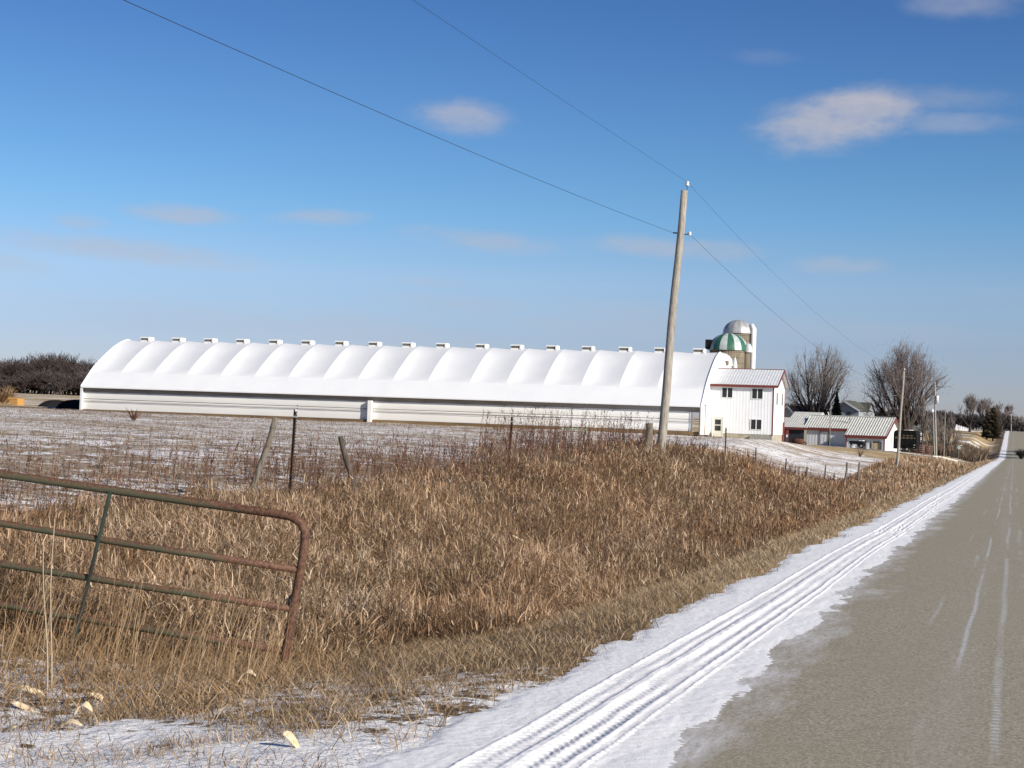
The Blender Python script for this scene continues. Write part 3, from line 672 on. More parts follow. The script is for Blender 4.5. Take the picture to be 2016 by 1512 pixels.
# shed yard pole
c = on_ground(1634, 243)
pl = MB().tube([(0, 0, -.3), (0, 0, 4.2), (.03, 0, 6.9)], [.075, .07, .045], 6).build('yard_pole', simple('grey_pole', (.30, .28, .25), None, 4, .8)); pl.location = c
tag(pl, 'thin grey pole rising in front of the stepped shed roof', 'pole')

# ------------------------------------------------------------------ farmhouse and outbuildings behind the sheds
SH_D = simple('asphalt_shingles', (.10, .105, .085), (.075, .078, .065), 1.2, .9)
SH_B = simple('brown_shingles', (.085, .06, .05), (.06, .045, .04), 1.2, .9)
SID = simple('grey_white_siding', (.30, .32, .33), (.25, .27, .28), 1.2, .7, scale=(.2, .2, 4))
SIDT = simple('pale_tan_siding', (.50, .46, .38), (.42, .38, .31), 1.2, .7)
def gabled(name, loc, rz, L, D, hw_, hr, wallm, roofm, label, cat, ov=.4, hidden=1.0, extra=None, trim=FRAME_W, parent=None):
    o = thing(name, loc, label, cat, rz=rz) if parent is None else parent
    MB().poly([(-L/2, -D/2, -hidden), (-L/2, D/2, -hidden), (-L/2, D/2, hw_), (-L/2, 0, hr), (-L/2, -D/2, hw_)], (L, 0, 0)).build('wall', wallm, o)
    s = (hr-hw_)/(D/2); m_ = MB()
    for q in (-1, 1):
        m_.poly([(-L/2-ov, q*(D/2+ov), hw_-s*ov+.05), (L/2+ov, q*(D/2+ov), hw_-s*ov+.05), (L/2+ov, 0, hr+.05), (-L/2-ov, 0, hr+.05)], (0, 0, .15))
        for e in (-1, 1):
            x_ = e*(L/2+ov+.03)
            MB().poly([(x_, q*(D/2+ov), hw_-s*ov-.15), (x_, 0, hr-.15), (x_, 0, hr+.22), (x_, q*(D/2+ov), hw_-s*ov+.22)], (.05*e, 0, 0)).build('barge_board', trim, o)
    m_.build('roof', roofm, o)
    return o
Zf = 330
c = at(1672, 820, Zf); g0 = gzp(c.x, c.y)
top = at(1672, 790.5, Zf).z; lw = c.z
fh = gabled('farmhouse', (c.x, c.y, g0), R_(90-16), 6.0, 6.4, at(1655, 807, Zf).z-g0, top-g0, SID, SH_D, 'grey-white farmhouse with steep gables rising behind the low shed', 'house', .35)
c2 = at(1697, 820, Zf+3)
off = Matrix.Rotation(-R_(74), 3, 'Z') @ (Vector((c2.x, c2.y, g0))-Vector((c.x, c.y, g0)))
tz = at(1700, 793.5, Zf+3).z-g0; wz = at(1700, 815, Zf+3).z-g0
w1 = MB(); 
# wing: ridge parallel to the road view, its dark roof facing us
rr = Matrix.Rotation(-R_(90), 3, 'Z')
def tf(p): q = Vector(p); q = Matrix.Rotation(R_(-12)-R_(74), 3, 'Z') @ q; return q+off
WLn, WDn = 4.2, 6.5
m_ = MB().poly([tf((-WLn/2, -WDn/2, wz)), tf((WLn/2, -WDn/2, wz)), tf((WLn/2, 0, tz)), tf((-WLn/2, 0, tz))], (0, 0, .15)).poly([tf((-WLn/2, WDn/2, wz)), tf((WLn/2, WDn/2, wz)), tf((WLn/2, 0, tz)), tf((-WLn/2, 0, tz))], (0, 0, .15)).build('wing_roof', SH_D, fh)
MB().poly([tf((WLn/2-.3, -WDn/2+.4, -1)), tf((WLn/2-.3, WDn/2-.4, -1)), tf((WLn/2-.3, WDn/2-.4, wz)), tf((WLn/2-.3, 0, tz-.1)), tf((WLn/2-.3, -WDn/2+.4, wz))], tf((-1, 0, 0))-tf((0, 0, 0))).poly([tf((-WLn/2, -WDn/2+.4, -1)), tf((WLn/2-.35, -WDn/2+.4, -1)), tf((WLn/2-.35, -WDn/2+.4, wz)), tf((-WLn/2, -WDn/2+.4, wz))], tf((0, .3, 0))-tf((0, 0, 0))).build('wing_wall', SID, fh)
q = sinv  # window in the gable
MB().b2(-3.06, -3.01, -1.5, -.6, lw-g0-.3, lw-g0+.9).build('window', DARK, fh)
# tan gabled outbuilding with brown roof
Zg = 300; c = at(1553, 822, Zg); g0 = gzp(c.x, c.y)
gabled('outbuilding', (c.x+1.0, c.y+3, g0), R_(90-17), 8, 3.6, at(1545, 818, Zg).z-g0, at(1553, 800, Zg).z-g0, SIDT, SH_B, 'tan gable-fronted outbuilding just right of the two-storey building', 'building', .3)
c = at(1572, 822, Zg+8); g0 = gzp(c.x, c.y)
gabled('outbuilding', (c.x+1.2, c.y+4, g0), ROT, 6.6, 7, at(1572, 826, Zg).z-g0, at(1572, 797, Zg).z-g0, SIDT, SH_B, 'outbuilding with a broad dark brown roof beside the bare tree', 'building', .3)
c = at(1598, 822, Zg-10); g0 = gzp(c.x, c.y)
gabled('lean_shed', (c.x-.5, c.y, g0), ROT, 4.6, 5, at(1585, 826, Zg).z-g0, at(1585, 814, Zg).z-g0, SIDT, ROOF_OLD, 'low grey-roofed shed under the bare tree, seen over the long shed', 'shed', .3)
# white gable fragment behind the trailer
Zw = 310; c = at(1800, 850, Zw); g0 = gzp(c.x, c.y)
gabled('playhouse', (c.x-.6, c.y, g0), R_(60), 3.2, 3.0, at(1800, 849, Zw).z-g0, at(1796, 842, Zw).z-g0+.2, FRAME_W, SH_D, 'little white gabled hut behind the black trailer', 'hut', .3)
# long white plastic-covered pile on the hill
Zp = 520; a0 = at(1881, 848, Zp); a1 = at(1911, 848, Zp); n_ = 24; P = []
base_z = gzp(a0.x, a0.y)
for i in range(n_+1):
    t_ = i/n_; c = a0.lerp(a1, t_); h_ = (12.6-8.2*t_)*Zp/FP*min(1, (1-t_)*6+.55)+.15*math.sin(i*1.7); row = []
    for j in range(9):
        a = math.pi*j/8; row.append((c.x-a0.x, c.y-a0.y-math.cos(a)*5+5, (h_+1.2)*math.sin(a)**.6-1.2))
    P.append(row)
pile = MB().grid(P).poly([Vector(q) for q in P[0]], (-.05, 0, 0)).poly([Vector(q) for q in P[-1]], (.05, 0, 0)).build('silage_pile', simple('white_plastic', (.62, .60, .60), (.50, .48, .48), .8, .6, bmp=.3)); pile.location = (a0.x, a0.y, at(1895, 848.5, Zp).z)
tag(pile, 'long white plastic-covered feed pile tapering to the right on the far brown hill', 'feed pile')

# ------------------------------------------------------------------ utility poles and wires
def hit(px, py):
    d = ray(px, py); Zs = np.geomspace(5, 900, 900); X = d.x*Zs; Y = d.y*Zs; Z = EYE+d.z*Zs
    g_ = gz(X, Y, False); i = int(np.argmax(Z < g_)) or -1
    return Vector((X[i], Y[i], float(g_[i])))
def wood(name, c1, c2, c3):
    m, t, b = new_mat(name); v = coords(t, True, (1, 1, .12)); n = noise(t, v, 22, 6, .7); n2 = noise(t, coords(t, True, (1, 1, .3)), 3, 4)
    col = ramp(t, n, [(.35, c1), (.5, c2), (.68, c3)]); col = mixc(t, mth(t, 'MULTIPLY', n2, .4), col, c2)
    t.links.new(col, b.inputs['Base Color']); b.inputs['Roughness'].default_value = .9; bump(t, b, n, .8, .02); return m
POLEW = wood('weathered_pole', (.14, .125, .10), (.30, .27, .225), (.44, .40, .34))
POSTW = wood('old_post', (.07, .058, .042), (.15, .128, .098), (.24, .21, .165))
DARKW = wood('dark_post', (.035, .028, .02), (.08, .062, .045), (.16, .13, .10))
PORC = simple('porcelain', (.62, .63, .64), (.5, .5, .5), 3, .25)
def pole(px_t, py_t, px_b, py_b, Z, r0, r1, label, wobble=.02, m=POLEW, Zt=None):
    T = at(px_t, py_t, Zt or Z); Bp = at(px_b, py_b, Z); g0 = gzp(Bp.x, Bp.y)
    if abs(Bp.z-g0) > .01: Bp = Bp+(T-Bp)*((g0-Bp.z)/(T.z-Bp.z))
    o = thing('utility_pole', Bp, label, 'utility pole', 'utility poles along the road')
    ax = T-Bp; pts = [ax*(-.08)]+[ax*t+Vector((math.sin(t*9)*wobble, 0, 0)) for t in np.linspace(0, 1, 9)]
    MB().tube(pts, [r0*1.02]+list(np.linspace(r0, r1, 9)), 14).build('shaft', m, o)
    return o, T, ax
def insul(p, parent, s=1.0, side=False):
    q = MB()
    if side:
        q.tube([p, p+Vector((.16*s, 0, .02))], .018*s, 6); q.build('bracket', STEEL_D, parent)
        MB().lathe([(.0, .09), (.05, .09), (.06, .05), (.035, .03), (.06, 0), (.06, -.03), (.0, -.04)], c=tuple(p+Vector((.2*s, 0, 0))), n=12).build('insulator', PORC, parent)
    else:
        q.tube([p-Vector((.0, 0, .3*s)), p], .02*s, 6); q.build('pin', STEEL_D, parent)
        MB().lathe([(.03, -.02), (.075, 0), (.075, .035), (.04, .05), (.06, .08), (.06, .13), (.03, .15), (0, .15)], c=tuple(p), n=12).build('insulator', PORC, parent)
p1, T1, ax1 = pole(1347, 375, 1299.5, 897, 53, .152, .115, 'nearest tall weathered utility pole leaning right in front of the barn')
insul(ax1+Vector((.10, 0, .16)), p1)
lo1 = ax1*.835
insul(lo1+Vector((.12, 0, 0)), p1, 1.0, True)
MB().tube([lo1+Vector((-.24, 0, .06)), lo1+Vector((-.12, 0, .05)), lo1+Vector((-.02, 0, .04))], .025, 6).build('bolt', STEEL_D, p1)
p2, T2, ax2 = pole(1779.5, 731, 1766, 919, 145, .14, .09, 'second utility pole, slimmer with distance, beside the low shed gable', m=POLEW)
insul(ax2+Vector((.05, 0, .12)), p2, 1.2)
p3, T3, ax3 = pole(1840.5, 757, 1843, 898, 222, .15, .10, 'pale utility pole with white fittings at the driveway, paired with a lamp pole')
tm = MB().lathe([(.0, -.5), (.22, -.5), (.22, .5), (.1, .6), (0, .6)], c=tuple(ax3*.80+Vector((.28, -.1, 0))), n=12).build('transformer', PORC, p3)
insul(ax3+Vector((.03, 0, .12)), p3, 1.2)
p4, T4, ax4 = pole(1837, 812, 1839.5, 896, 218, .09, .07, 'short grey-green light pole with a white lamp head, left of the driveway pole', .005, m=simple('grey_metal_pole', (.28, .32, .29), (.22, .25, .23), 3, .6))
MB().lathe([(0, .32), (.12, .3), (.2, .1), (.24, -.1), (.2, -.2), (0, -.22)], c=tuple(ax4+Vector((-.12, 0, .2))), n=12).build('lamp_head', PORC, p4)
p5, T5, ax5 = pole(1861, 806, 1858, 893, 255, .12, .09, 'short dark utility pole just right of the driveway pole pair', m=wood('dull_pole', (.10, .09, .075), (.19, .17, .14), (.26, .24, .2)))
p6, T6, ax6 = pole(1990.7, 815, 1990.7, 852, 640, .22, .16, 'farthest utility pole standing at the crest of the road')
WIRE = simple('black_wire', (.02, .022, .026), None, 3, .6)
def wire(a, b, sag, r, label, n=26):
    pts = [a.lerp(b, t)-Vector((0, 0, 4*sag*t*(1-t))) for t in np.linspace(0, 1, n)]
    o = MB().tube([p-a for p in pts], r, 5, False).build('power_line', WIRE, None); o.location = a
    tag(o, label, 'power line', 'power lines between the poles')
P1 = Vector(p1.location); top1 = P1+ax1+Vector((.10, 0, .28)); low1 = P1+lo1+Vector((.32, 0, .02))
P2 = Vector(p2.location); top2 = P2+ax2+Vector((.05, 0, .2)); low2 = P2+ax2*.86+Vector((.1, 0, 0))
P3 = Vector(p3.location); top3 = P3+ax3+Vector((.03, 0, .2))
wire(top1, Vector((-12.6, -45, 9.75)), .25, .004, 'upper thin wire running from the nearest pole up out of the top of the picture')
wire(P1+lo1+Vector((-.24, 0, .06)), Vector((-12.9, -45, 7.75)), .85, .0055, 'lower wire crossing the sky from the nearest pole to the upper left')
wire(top1, top2, 1.15, .0042, 'upper wire sagging between the nearest and the second pole')
wire(low1, low2, 1.35, .0052, 'lower wire sagging between the nearest and the second pole')
wire(top2, top3, .6, .006, 'distant wire between the second pole and the driveway pole')

# ------------------------------------------------------------------ fence posts
RUSTP = simple('rusty_steel_post', (.075, .05, .035), (.045, .035, .028), 8, .8)
WT = simple('white_paint', (.7, .7, .66), None, 3, .6)
def post(kind, xt, yt, xb, yb, Z, r, label, tipw=False, dz=0.0):
    T = at(xt, yt, Z); Bp = at(xb, yb, Z); g0 = gzp(Bp.x, Bp.y)-.25
    Bp = Bp+(T-Bp)*((g0-Bp.z)/(T.z-Bp.z)); ax = T-Bp
    nm = 'steel_fence_post' if kind == 'T' else 'wooden_fence_post'
    o = thing(nm, Bp, label, 'fence post', 'fence posts along the field edge')
    if kind == 'T':
        q = ax.normalized().to_track_quat('Z', 'Y').to_matrix(); L = ax.length
        m_ = MB(); c = ax/2
        m_.box(c, (r*2, r*.35, L), rot=q); m_.box(c+q@Vector((0, r*.75, 0)), (r*.35, r*1.2, L), rot=q)
        for k in range(int(L/.055)):
            m_.box(q@Vector((0, -r*.4, .2+k*.053)), (r*.5, r*.5, .02), rot=q)
        m_.build('shaft', RUSTP, o)
        if tipw: MB().box(ax*.99, (r*2.1, r*1.0, .035), rot=q).build('cap', WT, o)
        MB().box(ax*.93+Vector((0, -r, 0)), (r*2.4, r*.8, .03)).build('clip', GALV, o)
    else:
        pts = [ax*t+Vector((math.sin(t*7+xt)*r*.22, math.cos(t*5+xt)*r*.2, 0)) for t in np.linspace(0, 1, 8)]
        MB().tube(pts, [r*(1.08-.2*t+.05*math.sin(t*11+xt)) for t in np.linspace(0, 1, 8)], 12).build('shaft', POSTW if kind == 'W' else DARKW, o)
        MB().tube([ax*.9+Vector((math.cos(a)*r*1.02, math.sin(a)*r*1.02, .01*math.sin(a*2))) for a in np.linspace(0, 6.28, 12)], .004, 4).build('wire_loop', STEEL_D, o)
    return T
tops = []
tops.append(post('W', 543, 822, 497, 965, 25.5, .052, 'grey wooden fence post leaning hard to the right, left of the tallest steel post'))
tops.append(post('T', 583.5, 806, 574, 950, 26.5, .032, 'tall rusty steel fence post with green-brown shaft between two leaning wooden posts', True))
tops.append(post('D', 671, 859, 694, 948, 27.5, .052, 'short dark wooden post leaning left, alone in the grass'))
tops.append(post('T', 1009.5, 821, 1003, 910, 38, .032, 'dark steel fence post standing by itself in front of the middle of the barn'))
tops.append(post('D', 1229, 852, 1228, 905, 48, .028, 'thin crooked dark stake just left of the thick wooden post'))
tops.append(post('W', 1277.5, 833, 1275, 895, 52, .135, 'thick grey wooden corner post beside the nearest utility pole'))
tops.append(post('T', 1428.5, 843, 1427, 905, 66, .035, 'thin steel fence post in front of the two-storey building door'))
tops.append(post('T', 1489, 881, 1488, 912, 80, .035, 'short steel post with a pale tip right of the two-storey building', True))
tops.append(post('T', 1548.5, 903, 1547, 928, 90, .04, 'small steel post at the snowy field corner, first of the row of short posts'))
tops.append(post('W', 1589.5, 919, 1588, 940, 96, .075, 'stubby wooden post in the snow, second of the row of short posts'))
tops.append(post('T', 1626, 916, 1624, 942, 101, .04, 'thin steel post between the stubby and the upright wooden posts'))
tops.append(post('W', 1668, 910, 1665, 938, 108, .075, 'wooden post near the middle of the row of short posts'))
tops.append(post('W', 1691.5, 910, 1689.5, 950, 112, .07, 'tallest pale wooden post in the row of short posts'))
tops.append(post('W', 1743.5, 913, 1742.5, 936, 126, .06, 'last brown post of the row, left of the second utility pole'))
for k, hz in enumerate((-.12, -.55)):
    pts = [p+Vector((0, -.03, hz)) for p in tops]
    full = []
    for a, b_ in zip(pts[:-1], pts[1:]):
        for t in (0, .25, .5, .75): full.append(a.lerp(b_, t)-Vector((0, 0, .16*t*(1-t))))
    full.append(pts[-1])
    o = MB().tube([p-full[0] for p in full], .002, 4, False).build('fence_wire', RUSTP, None); o.location = full[0]
    tag(o, ('top' if k == 0 else 'lower')+' strand of thin wire strung along the field fence posts', 'fence wire', 'strands of the field fence')

# ------------------------------------------------------------------ rusty gate
m, t, b = new_mat('rusty_gate'); v = coords(t, True); nrm = mknode(t, 'ShaderNodeNewGeometry').outputs['Normal']
nzv = mknode(t, 'ShaderNodeSeparateXYZ', {0: nrm}).outputs[2]; xo = mknode(t, 'ShaderNodeSeparateXYZ', {0: v}).outputs[0]
n = noise(t, v, 7, 7, .7); n5 = noise(t, v, 40, 4, .6)
rust = mth(t, 'ADD', mth(t, 'ADD', mth(t, 'MULTIPLY', nzv, .55), mth(t, 'MULTIPLY', mth(t, 'SUBTRACT', n, .5), 2.0)), mrange(t, xo, -.75, -.1, 0.0, 1.1))
rc = ramp(t, n5, [(.3, (.04, .017, .010)), (.5, (.105, .047, .025)), (.75, (.19, .10, .052))])
gc = ramp(t, n, [(.3, (.055, .058, .032)), (.6, (.095, .088, .046)), (.8, (.14, .115, .06))])
t.links.new(mixc(t, mrange(t, rust, -.05, .5), gc, rc), b.inputs['Base Color']); b.inputs['Roughness'].default_value = .75; bump(t, b, n5, .4, .004)
GATE = m
def gp(x, y): Zg_ = 13.1+(12.4-13.1)*x/595; return at(x, y, Zg_)
go = gp(560, 1335); gate = thing('gate', go, 'rusty green tubular metal gate sagging to the right in the tall dry grass', 'gate')
def gl(x, y): return gp(x, y)-go
XL_ = -520
def bar(y0, xr, yr): s = (yr-y0)/xr; return (XL_, y0+s*XL_), (xr, yr)
l, r_ = bar(933, 553, 1013)
pts = [gl(*l), gl(-200, 933-200*.1447), gl(0, 933), gl(300, 976.5), gl(553, 1013), gl(576, 1018), gl(592, 1029), gl(600, 1045), gl(600, 1064), gl(594, 1110), gl(577, 1200), gl(562, 1285), gl(553, 1335), gl(545, 1380)]
MB().tube(pts, .0345, 14).build('frame', GATE, gate)
for (y0, xr, yr) in ((1030, 588, 1122), (1110, 573, 1198), (1190, 558, 1281), (1261, 546, 1352)):
    l, r_ = bar(y0, xr, yr); MB().tube([gl(*l), gl(0, y0), gl(xr*.5, (y0+yr)/2+1.5), gl(*r_)], .0285, 12).build('rail', GATE, gate)
for (xa, ya, xb, yb) in ((222, 966, 141, 1300), (-210, 903, -290, 1235)):
    A, B_ = gl(xa, ya), gl(xb, yb); off_ = Vector((.0, -.034, 0)); d_ = (B_-A); q = d_.normalized().to_track_quat('Z', 'Y').to_matrix()
    MB().box((A+B_)/2+off_, (.035, .016, d_.length), rot=q).build('stile', simple('green_black_bar', (.03, .05, .035), (.02, .022, .018), 5, .7), gate)
MB().tube([gl(575, 1172), gl(568, 1180), gl(566, 1195), gl(572, 1205)], .012, 6).build('chain', STEEL_D, gate)

# ------------------------------------------------------------------ farmyard things
RUST = simple('deep_rust', (.14, .065, .04), (.08, .04, .03), 3, .85)
BLK = simple('black_paint', (.008, .008, .009), (.016, .016, .016), 1.5, .85)
TYRE = simple('tyre_rubber', (.02, .02, .02), None, 3, .9)
def wheel(parent, c, r, w_, axis='y'):
    k = MB(); n = 16; P_ = []
    a = Vector((0, w_/2, 0)) if axis == 'y' else Vector((w_/2, 0, 0))
    k.tube([Vector(c)-a, Vector(c)-a*.7, Vector(c)+a*.7, Vector(c)+a], [r*.82, r, r, r*.82], n)
    t_ = k.build('wheel', TYRE, parent)
    MB().tube([Vector(c)-a*1.05, Vector(c)+a*1.05], r*.5, 12).build('rim', GALV, t_)
# black livestock trailer
Zt = 238; c = at(1781, 889, Zt); g0 = gzp(c.x, c.y); S = Zt/FP
tr_ = thing('livestock_trailer', (c.x, c.y, c.z), 'tall black livestock trailer with an open slatted band, parked right of the low shed', 'trailer', rz=R_(-13))
W_, H_ = 46*S, 42*S
prof = [(-W_/2, .45), (-W_/2, H_-.5), (-W_/2+.12, H_-.18), (-W_/2+.45, H_), (W_/2-.5, H_), (W_/2-.12, H_-.25), (W_/2, H_-.7), (W_/2, .45)]
MB().poly([(x, 0, z) for x, z in prof], (0, 2.1, 0)).build('body', BLK, tr_)
MB().b2(-W_/2+.1, W_/2-.2, -.02, -.002, H_*.60, H_*.68).b2(-W_/2+1.2, W_/2-.5, -.02, -.002, H_*.72, H_*.78).build('slatted_band', simple('brown_gap', (.17, .14, .09), (.08, .07, .05), 2, .8), tr_)
for k in range(6): MB().b2(-W_/2+.15+k*.58, -W_/2+.21+k*.58, -.05, -.021, H_*.56, H_*.84).build('post', BLK, tr_)
for x_ in (-.55, .35): wheel(tr_, (x_, .05, .36), .36, .25); MB().b2(x_-.45, x_+.45, -.16, -.002, .74, .8).build('fender', BLK, tr_)
MB().b2(W_/2-.38, W_/2-.2, -.04, -.002, .95, 1.08).b2(W_/2-.42, W_/2-.25, -.04, -.002, .64, .71).build('lit_spot', PORC, tr_)  # white patches standing in for the lit spot low on the right
MB().b2(-W_/2, W_/2, -.03, 2.13, .38, .449).build('chassis', STEEL_D, tr_)
MB().poly([(-.2, -.1, H_+.003), (W_/2-1.1, -.1, H_+.003), (W_/2-1.1, 2.2, H_+.003), (-.2, 2.2, H_+.003)], (0, 0, .06)).build('roof_snow', SNOWM, tr_)
# dark low implement beside shed wall
c = at(1685, 881.5, 244); im = thing('farm_implement', (c.x, c.y, c.z), 'long low black farm implement with snow on it, parked against the low shed', 'implement', rz=ROT); S = 244/FP
MB().poly([(-14*S, 0, .55), (-14*S, 0, .95), (-12*S, 0, 1.05), (3*S, 0, 1.0), (4*S, 0, 1.15), (11*S, 0, .95), (15*S, 0, .6), (15*S, 0, .25), (4*S, 0, .25), (2*S, 0, .55)], (0, 1.2, 0)).build('body', BLK, im)
wheel(im, (11*S, .0, .32), .32, .2); wheel(im, (-9.5*S, .0, .28), .28, .2)
MB().b2(5*S, 13.5*S, -.02, 1.0, 1.06, 1.16).b2(-8*S, -3*S, -.1, .5, .0, .35).build('snow_cap', SNOWM, im)
# gas bottle-like dark cylinder by the wall
c = at(1715.5, 884, 246); o = MB().lathe([(0, 0), (.26, 0), (.28, .1), (.28, .85), (.2, 1.05), (.08, 1.12), (.08, 1.3), (0, 1.3)], n=16).build('gas_cylinder', simple('olive_grey', (.10, .095, .075), (.16, .15, .13), 2, .7)); o.location = c
tag(o, 'dark upright gas cylinder between two openings of the low shed wall', 'gas cylinder')
# rusty tank lying on a cradle
c = at(1571.5, 876.5, 228); tk = thing('fuel_tank', (c.x, c.y, c.z), 'rusty horizontal fuel tank lying on the ground left of the low shed', 'tank', rz=ROT); S = 228/FP
MB().tube([(-12*S, 0, .52), (-11.4*S, 0, .52), (10.4*S, 0, .46), (11*S, 0, .46)], [.33, .44, .44, .33], 18).build('drum', RUST, tk)
MB().tube([(-3*S, 0, .50), (-2.6*S, 0, .50)], .452, 18).tube([(5*S, 0, .48), (5.3*S, 0, .48)], .452, 18).build('band', simple('red_rust', (.2, .05, .03)), tk)
MB().b2(-9*S, -8*S, -.3, .3, -.15, .2).b2(8*S, 9*S, -.3, .3, -.15, .2).build('cradle', STEEL_D, tk); wheel(tk, (13.5*S, -.1, .26), .26, .16)
# red and white pump-like machine
c = at(1549, 871, 226); pm = thing('fuel_pump', (c.x, c.y, c.z), 'small red and white machine standing at the corner of the two-storey building', 'machine'); S = 226/FP
MB().b2(-2.4*S, 2.4*S, -.2, .2, 1.1, 1.75).build('head', simple('pump_red', (.28, .03, .03), (.2, .03, .03), 3, .5), pm)
MB().b2(-1.6*S, 1.8*S, -.22, .18, .75, 1.1).build('panel', PORC, pm); MB().b2(-2.6*S, 2.6*S, -.2, .2, -.1, .75).build('base', simple('dark_red_base', (.05, .03, .03), (.09, .06, .05)), pm)
MB().tube([(3*S, -.1, 1.5), (4.6*S, -.15, 1.0), (4.2*S, -.1, .2), (3.6*S, 0, 0)], .045, 6).build('hose', TYRE, pm)
c = at(1546, 876, 215); o = MB().box((0, 0, 0), (13*215/FP, 1.2, .38)).build('concrete_slab', CONC_G, bevel=.03); o.location = c; tag(o, 'flat grey concrete slab lying beside the two-storey building', 'slab')
# green board by the barn foot, boulder-like snow lumps, white boards at the drive
c = atY(1130, 848.5, BY-3); gb = MB().box((0, 0, 0), (50*159/FP, .5, .16)).build('green_board', simple('faded_green', (.30, .48, .36), (.40, .52, .42), 2, .7)); gb.location = (c.x, c.y, gzp(c.x, c.y)+.16); tag(gb, 'faded green board lying at the foot of the barn', 'board')
for (x0, y0, x1, y1, Z_b, lb) in ((1833, 898, 1853, 899.5, 217, 'short white board lying level below the pole pair'), (1854.5, 900, 1885, 908, 214, 'long pale board or pipe slanting down beside the driveway mouth')):
    a, b_ = at(x0, y0, Z_b), at(x1, y1, Z_b); d_ = b_-a
    o = MB().box(d_/2, (d_.length, .3, .2), rot=d_.normalized().to_track_quat('X', 'Z').to_matrix()).build('white_board', simple('pale_board', (.66, .58, .44), (.72, .68, .6), 2, .8), bevel=.02); o.location = a; tag(o, lb, 'board')
# red pipe gates at the drive
for i, (x0, x1, yb_, Zq, lb) in enumerate(((1805, 1818, 893.5, 224, 'left dull red pipe gate behind the driveway snow'), (1819.5, 1835, 895, 222, 'reddish pipe gate panel touching the pole pair'))):
    a, b_ = at(x0, yb_, Zq), at(x1, yb_+.8, Zq); o = thing('pipe_gate', a, lb, 'gate', 'red pipe gates by the drive'); d_ = b_-a
    mm = simple('faded_red_pipe', (.20, .10, .085), (.26, .16, .14), 3, .8)
    for k in range(5): MB().tube([Vector((0, 0, .12+k*.26)), d_+Vector((0, 0, .12+k*.26))], .035, 6).build('rail', mm, o)
    for q in (0, 1): MB().tube([d_*q+Vector((0, 0, -.1)), d_*q+Vector((0, 0, 1.3))], .045, 6).build('upright', mm, o)
c = at(1851.5, 896.5, 216); o = MB().tube([(0, 0, -.1), (0, 0, 1.25)], .09, 8).build('gate_post', simple('red_brown_post', (.12, .05, .035), (.08, .04, .03))); o.location = c; tag(o, 'short red-brown post at the driveway right of the pole pair', 'post')
# mailbox
c = at(1884.5, 900.5, 250); mbx = thing('mailbox', (c.x, c.y, c.z), 'roadside mailbox with pale green door above a dark bulky base at the driveway', 'mailbox', rz=R_(-10)); S = 250/FP
MB().tube([(1.0*S, 0, 0), (1.6*S, 0, 18*S)], .07, 6).build('post', DARKW, mbx)
MB().tube([(2*S, .25, 19.5*S), (2*S, -.25, 19.5*S), (6*S, -.2, 19.5*S), (9*S, -.2, 19.5*S)][:2], .30, 12).build('box', simple('mail_green', (.12, .25, .18), (.2, .3, .24), 4, .6), mbx)
MB().tube([(3.8*S, -.26, 19.3*S), (3.8*S, -.30, 19.3*S)], .27, 12).build('door', PORC, mbx); MB().b2(1.8*S, 8*S, -.3, .2, 23*S, 24.5*S).build('sign_plate', PORC, mbx)
MB().poly([(-13*S, 0, -.1), (2*S, 0, -.1), (2*S, 0, 12*S), (-1*S, 0, 9*S), (-5*S, 0, 5*S), (-13*S, 0, 5*S)], (0, .8, 0)).build('base', simple('dark_base', (.035, .035, .03), (.06, .055, .04)), mbx)

# left background: black covered piles and a yellow tank
for i, (x0, x1, y0, yb_, Zq, lb) in enumerate(((64, 101, 787, 804, 205, 'low rounded black plastic-wrapped pile, the left one of two by the barn end'), (101, 162, 785.5, 806, 198, 'longer flat-topped black plastic-wrapped pile touching the barn end'))):
    a, b_ = at(x0, yb_, Zq), at(x1, yb_, Zq); S = Zq/FP; hh = (yb_-y0)*S; n_ = 22; P = []
    for k in range(n_+1):
        t_ = k/n_; c = a.lerp(b_, t_); e = min(1, t_*(5 if i else 3.2)+.0, (1-t_)*(3.2 if i == 0 else 9)+.1); h_ = hh*(max(e, 0)**.6)*(1+.05*math.sin(k*1.9+i)+.03*math.sin(k*4.1))
        P.append([(c.x-a.x, c.y-a.y-math.cos(math.pi*j/10)*3+3, (h_+.9)*math.sin(math.pi*j/10)**.45-.9) for j in range(11)])
    o = MB().grid(P).build('wrapped_pile', simple('black_plastic', (.008, .008, .009), (.014, .014, .016), 2, .95, bmp=.4)); o.location = a; tag(o, lb, 'plastic-wrapped pile', 'black wrapped piles left of the barn')
Zq = 215; c = at(24, 801, Zq); S = Zq/FP; yt_ = thing('wagon_box', (c.x, c.y, c.z), 'yellow sloping-sided wagon box at the far left edge of the field', 'wagon'); 
YEL = simple('yellow_paint', (.50, .27, .07), (.40, .22, .07), 2, .6)
MB().poly([(-2*S, 0, 2*S), (7*S, 0, -.2), (12*S, 0, -.2), (11*S, 0, 17*S), (-10*S, 0, 19*S), (-9*S, 0, 14*S), (-5*S, 0, 8*S)], (0, 1.6, 0)).build('hopper', YEL, yt_)
MB().b2(-10*S, 11*S, -.06, -.002, 15.8*S, 17*S).build('lip', simple('yellow_lip', (.70, .42, .1), None, 3), yt_)

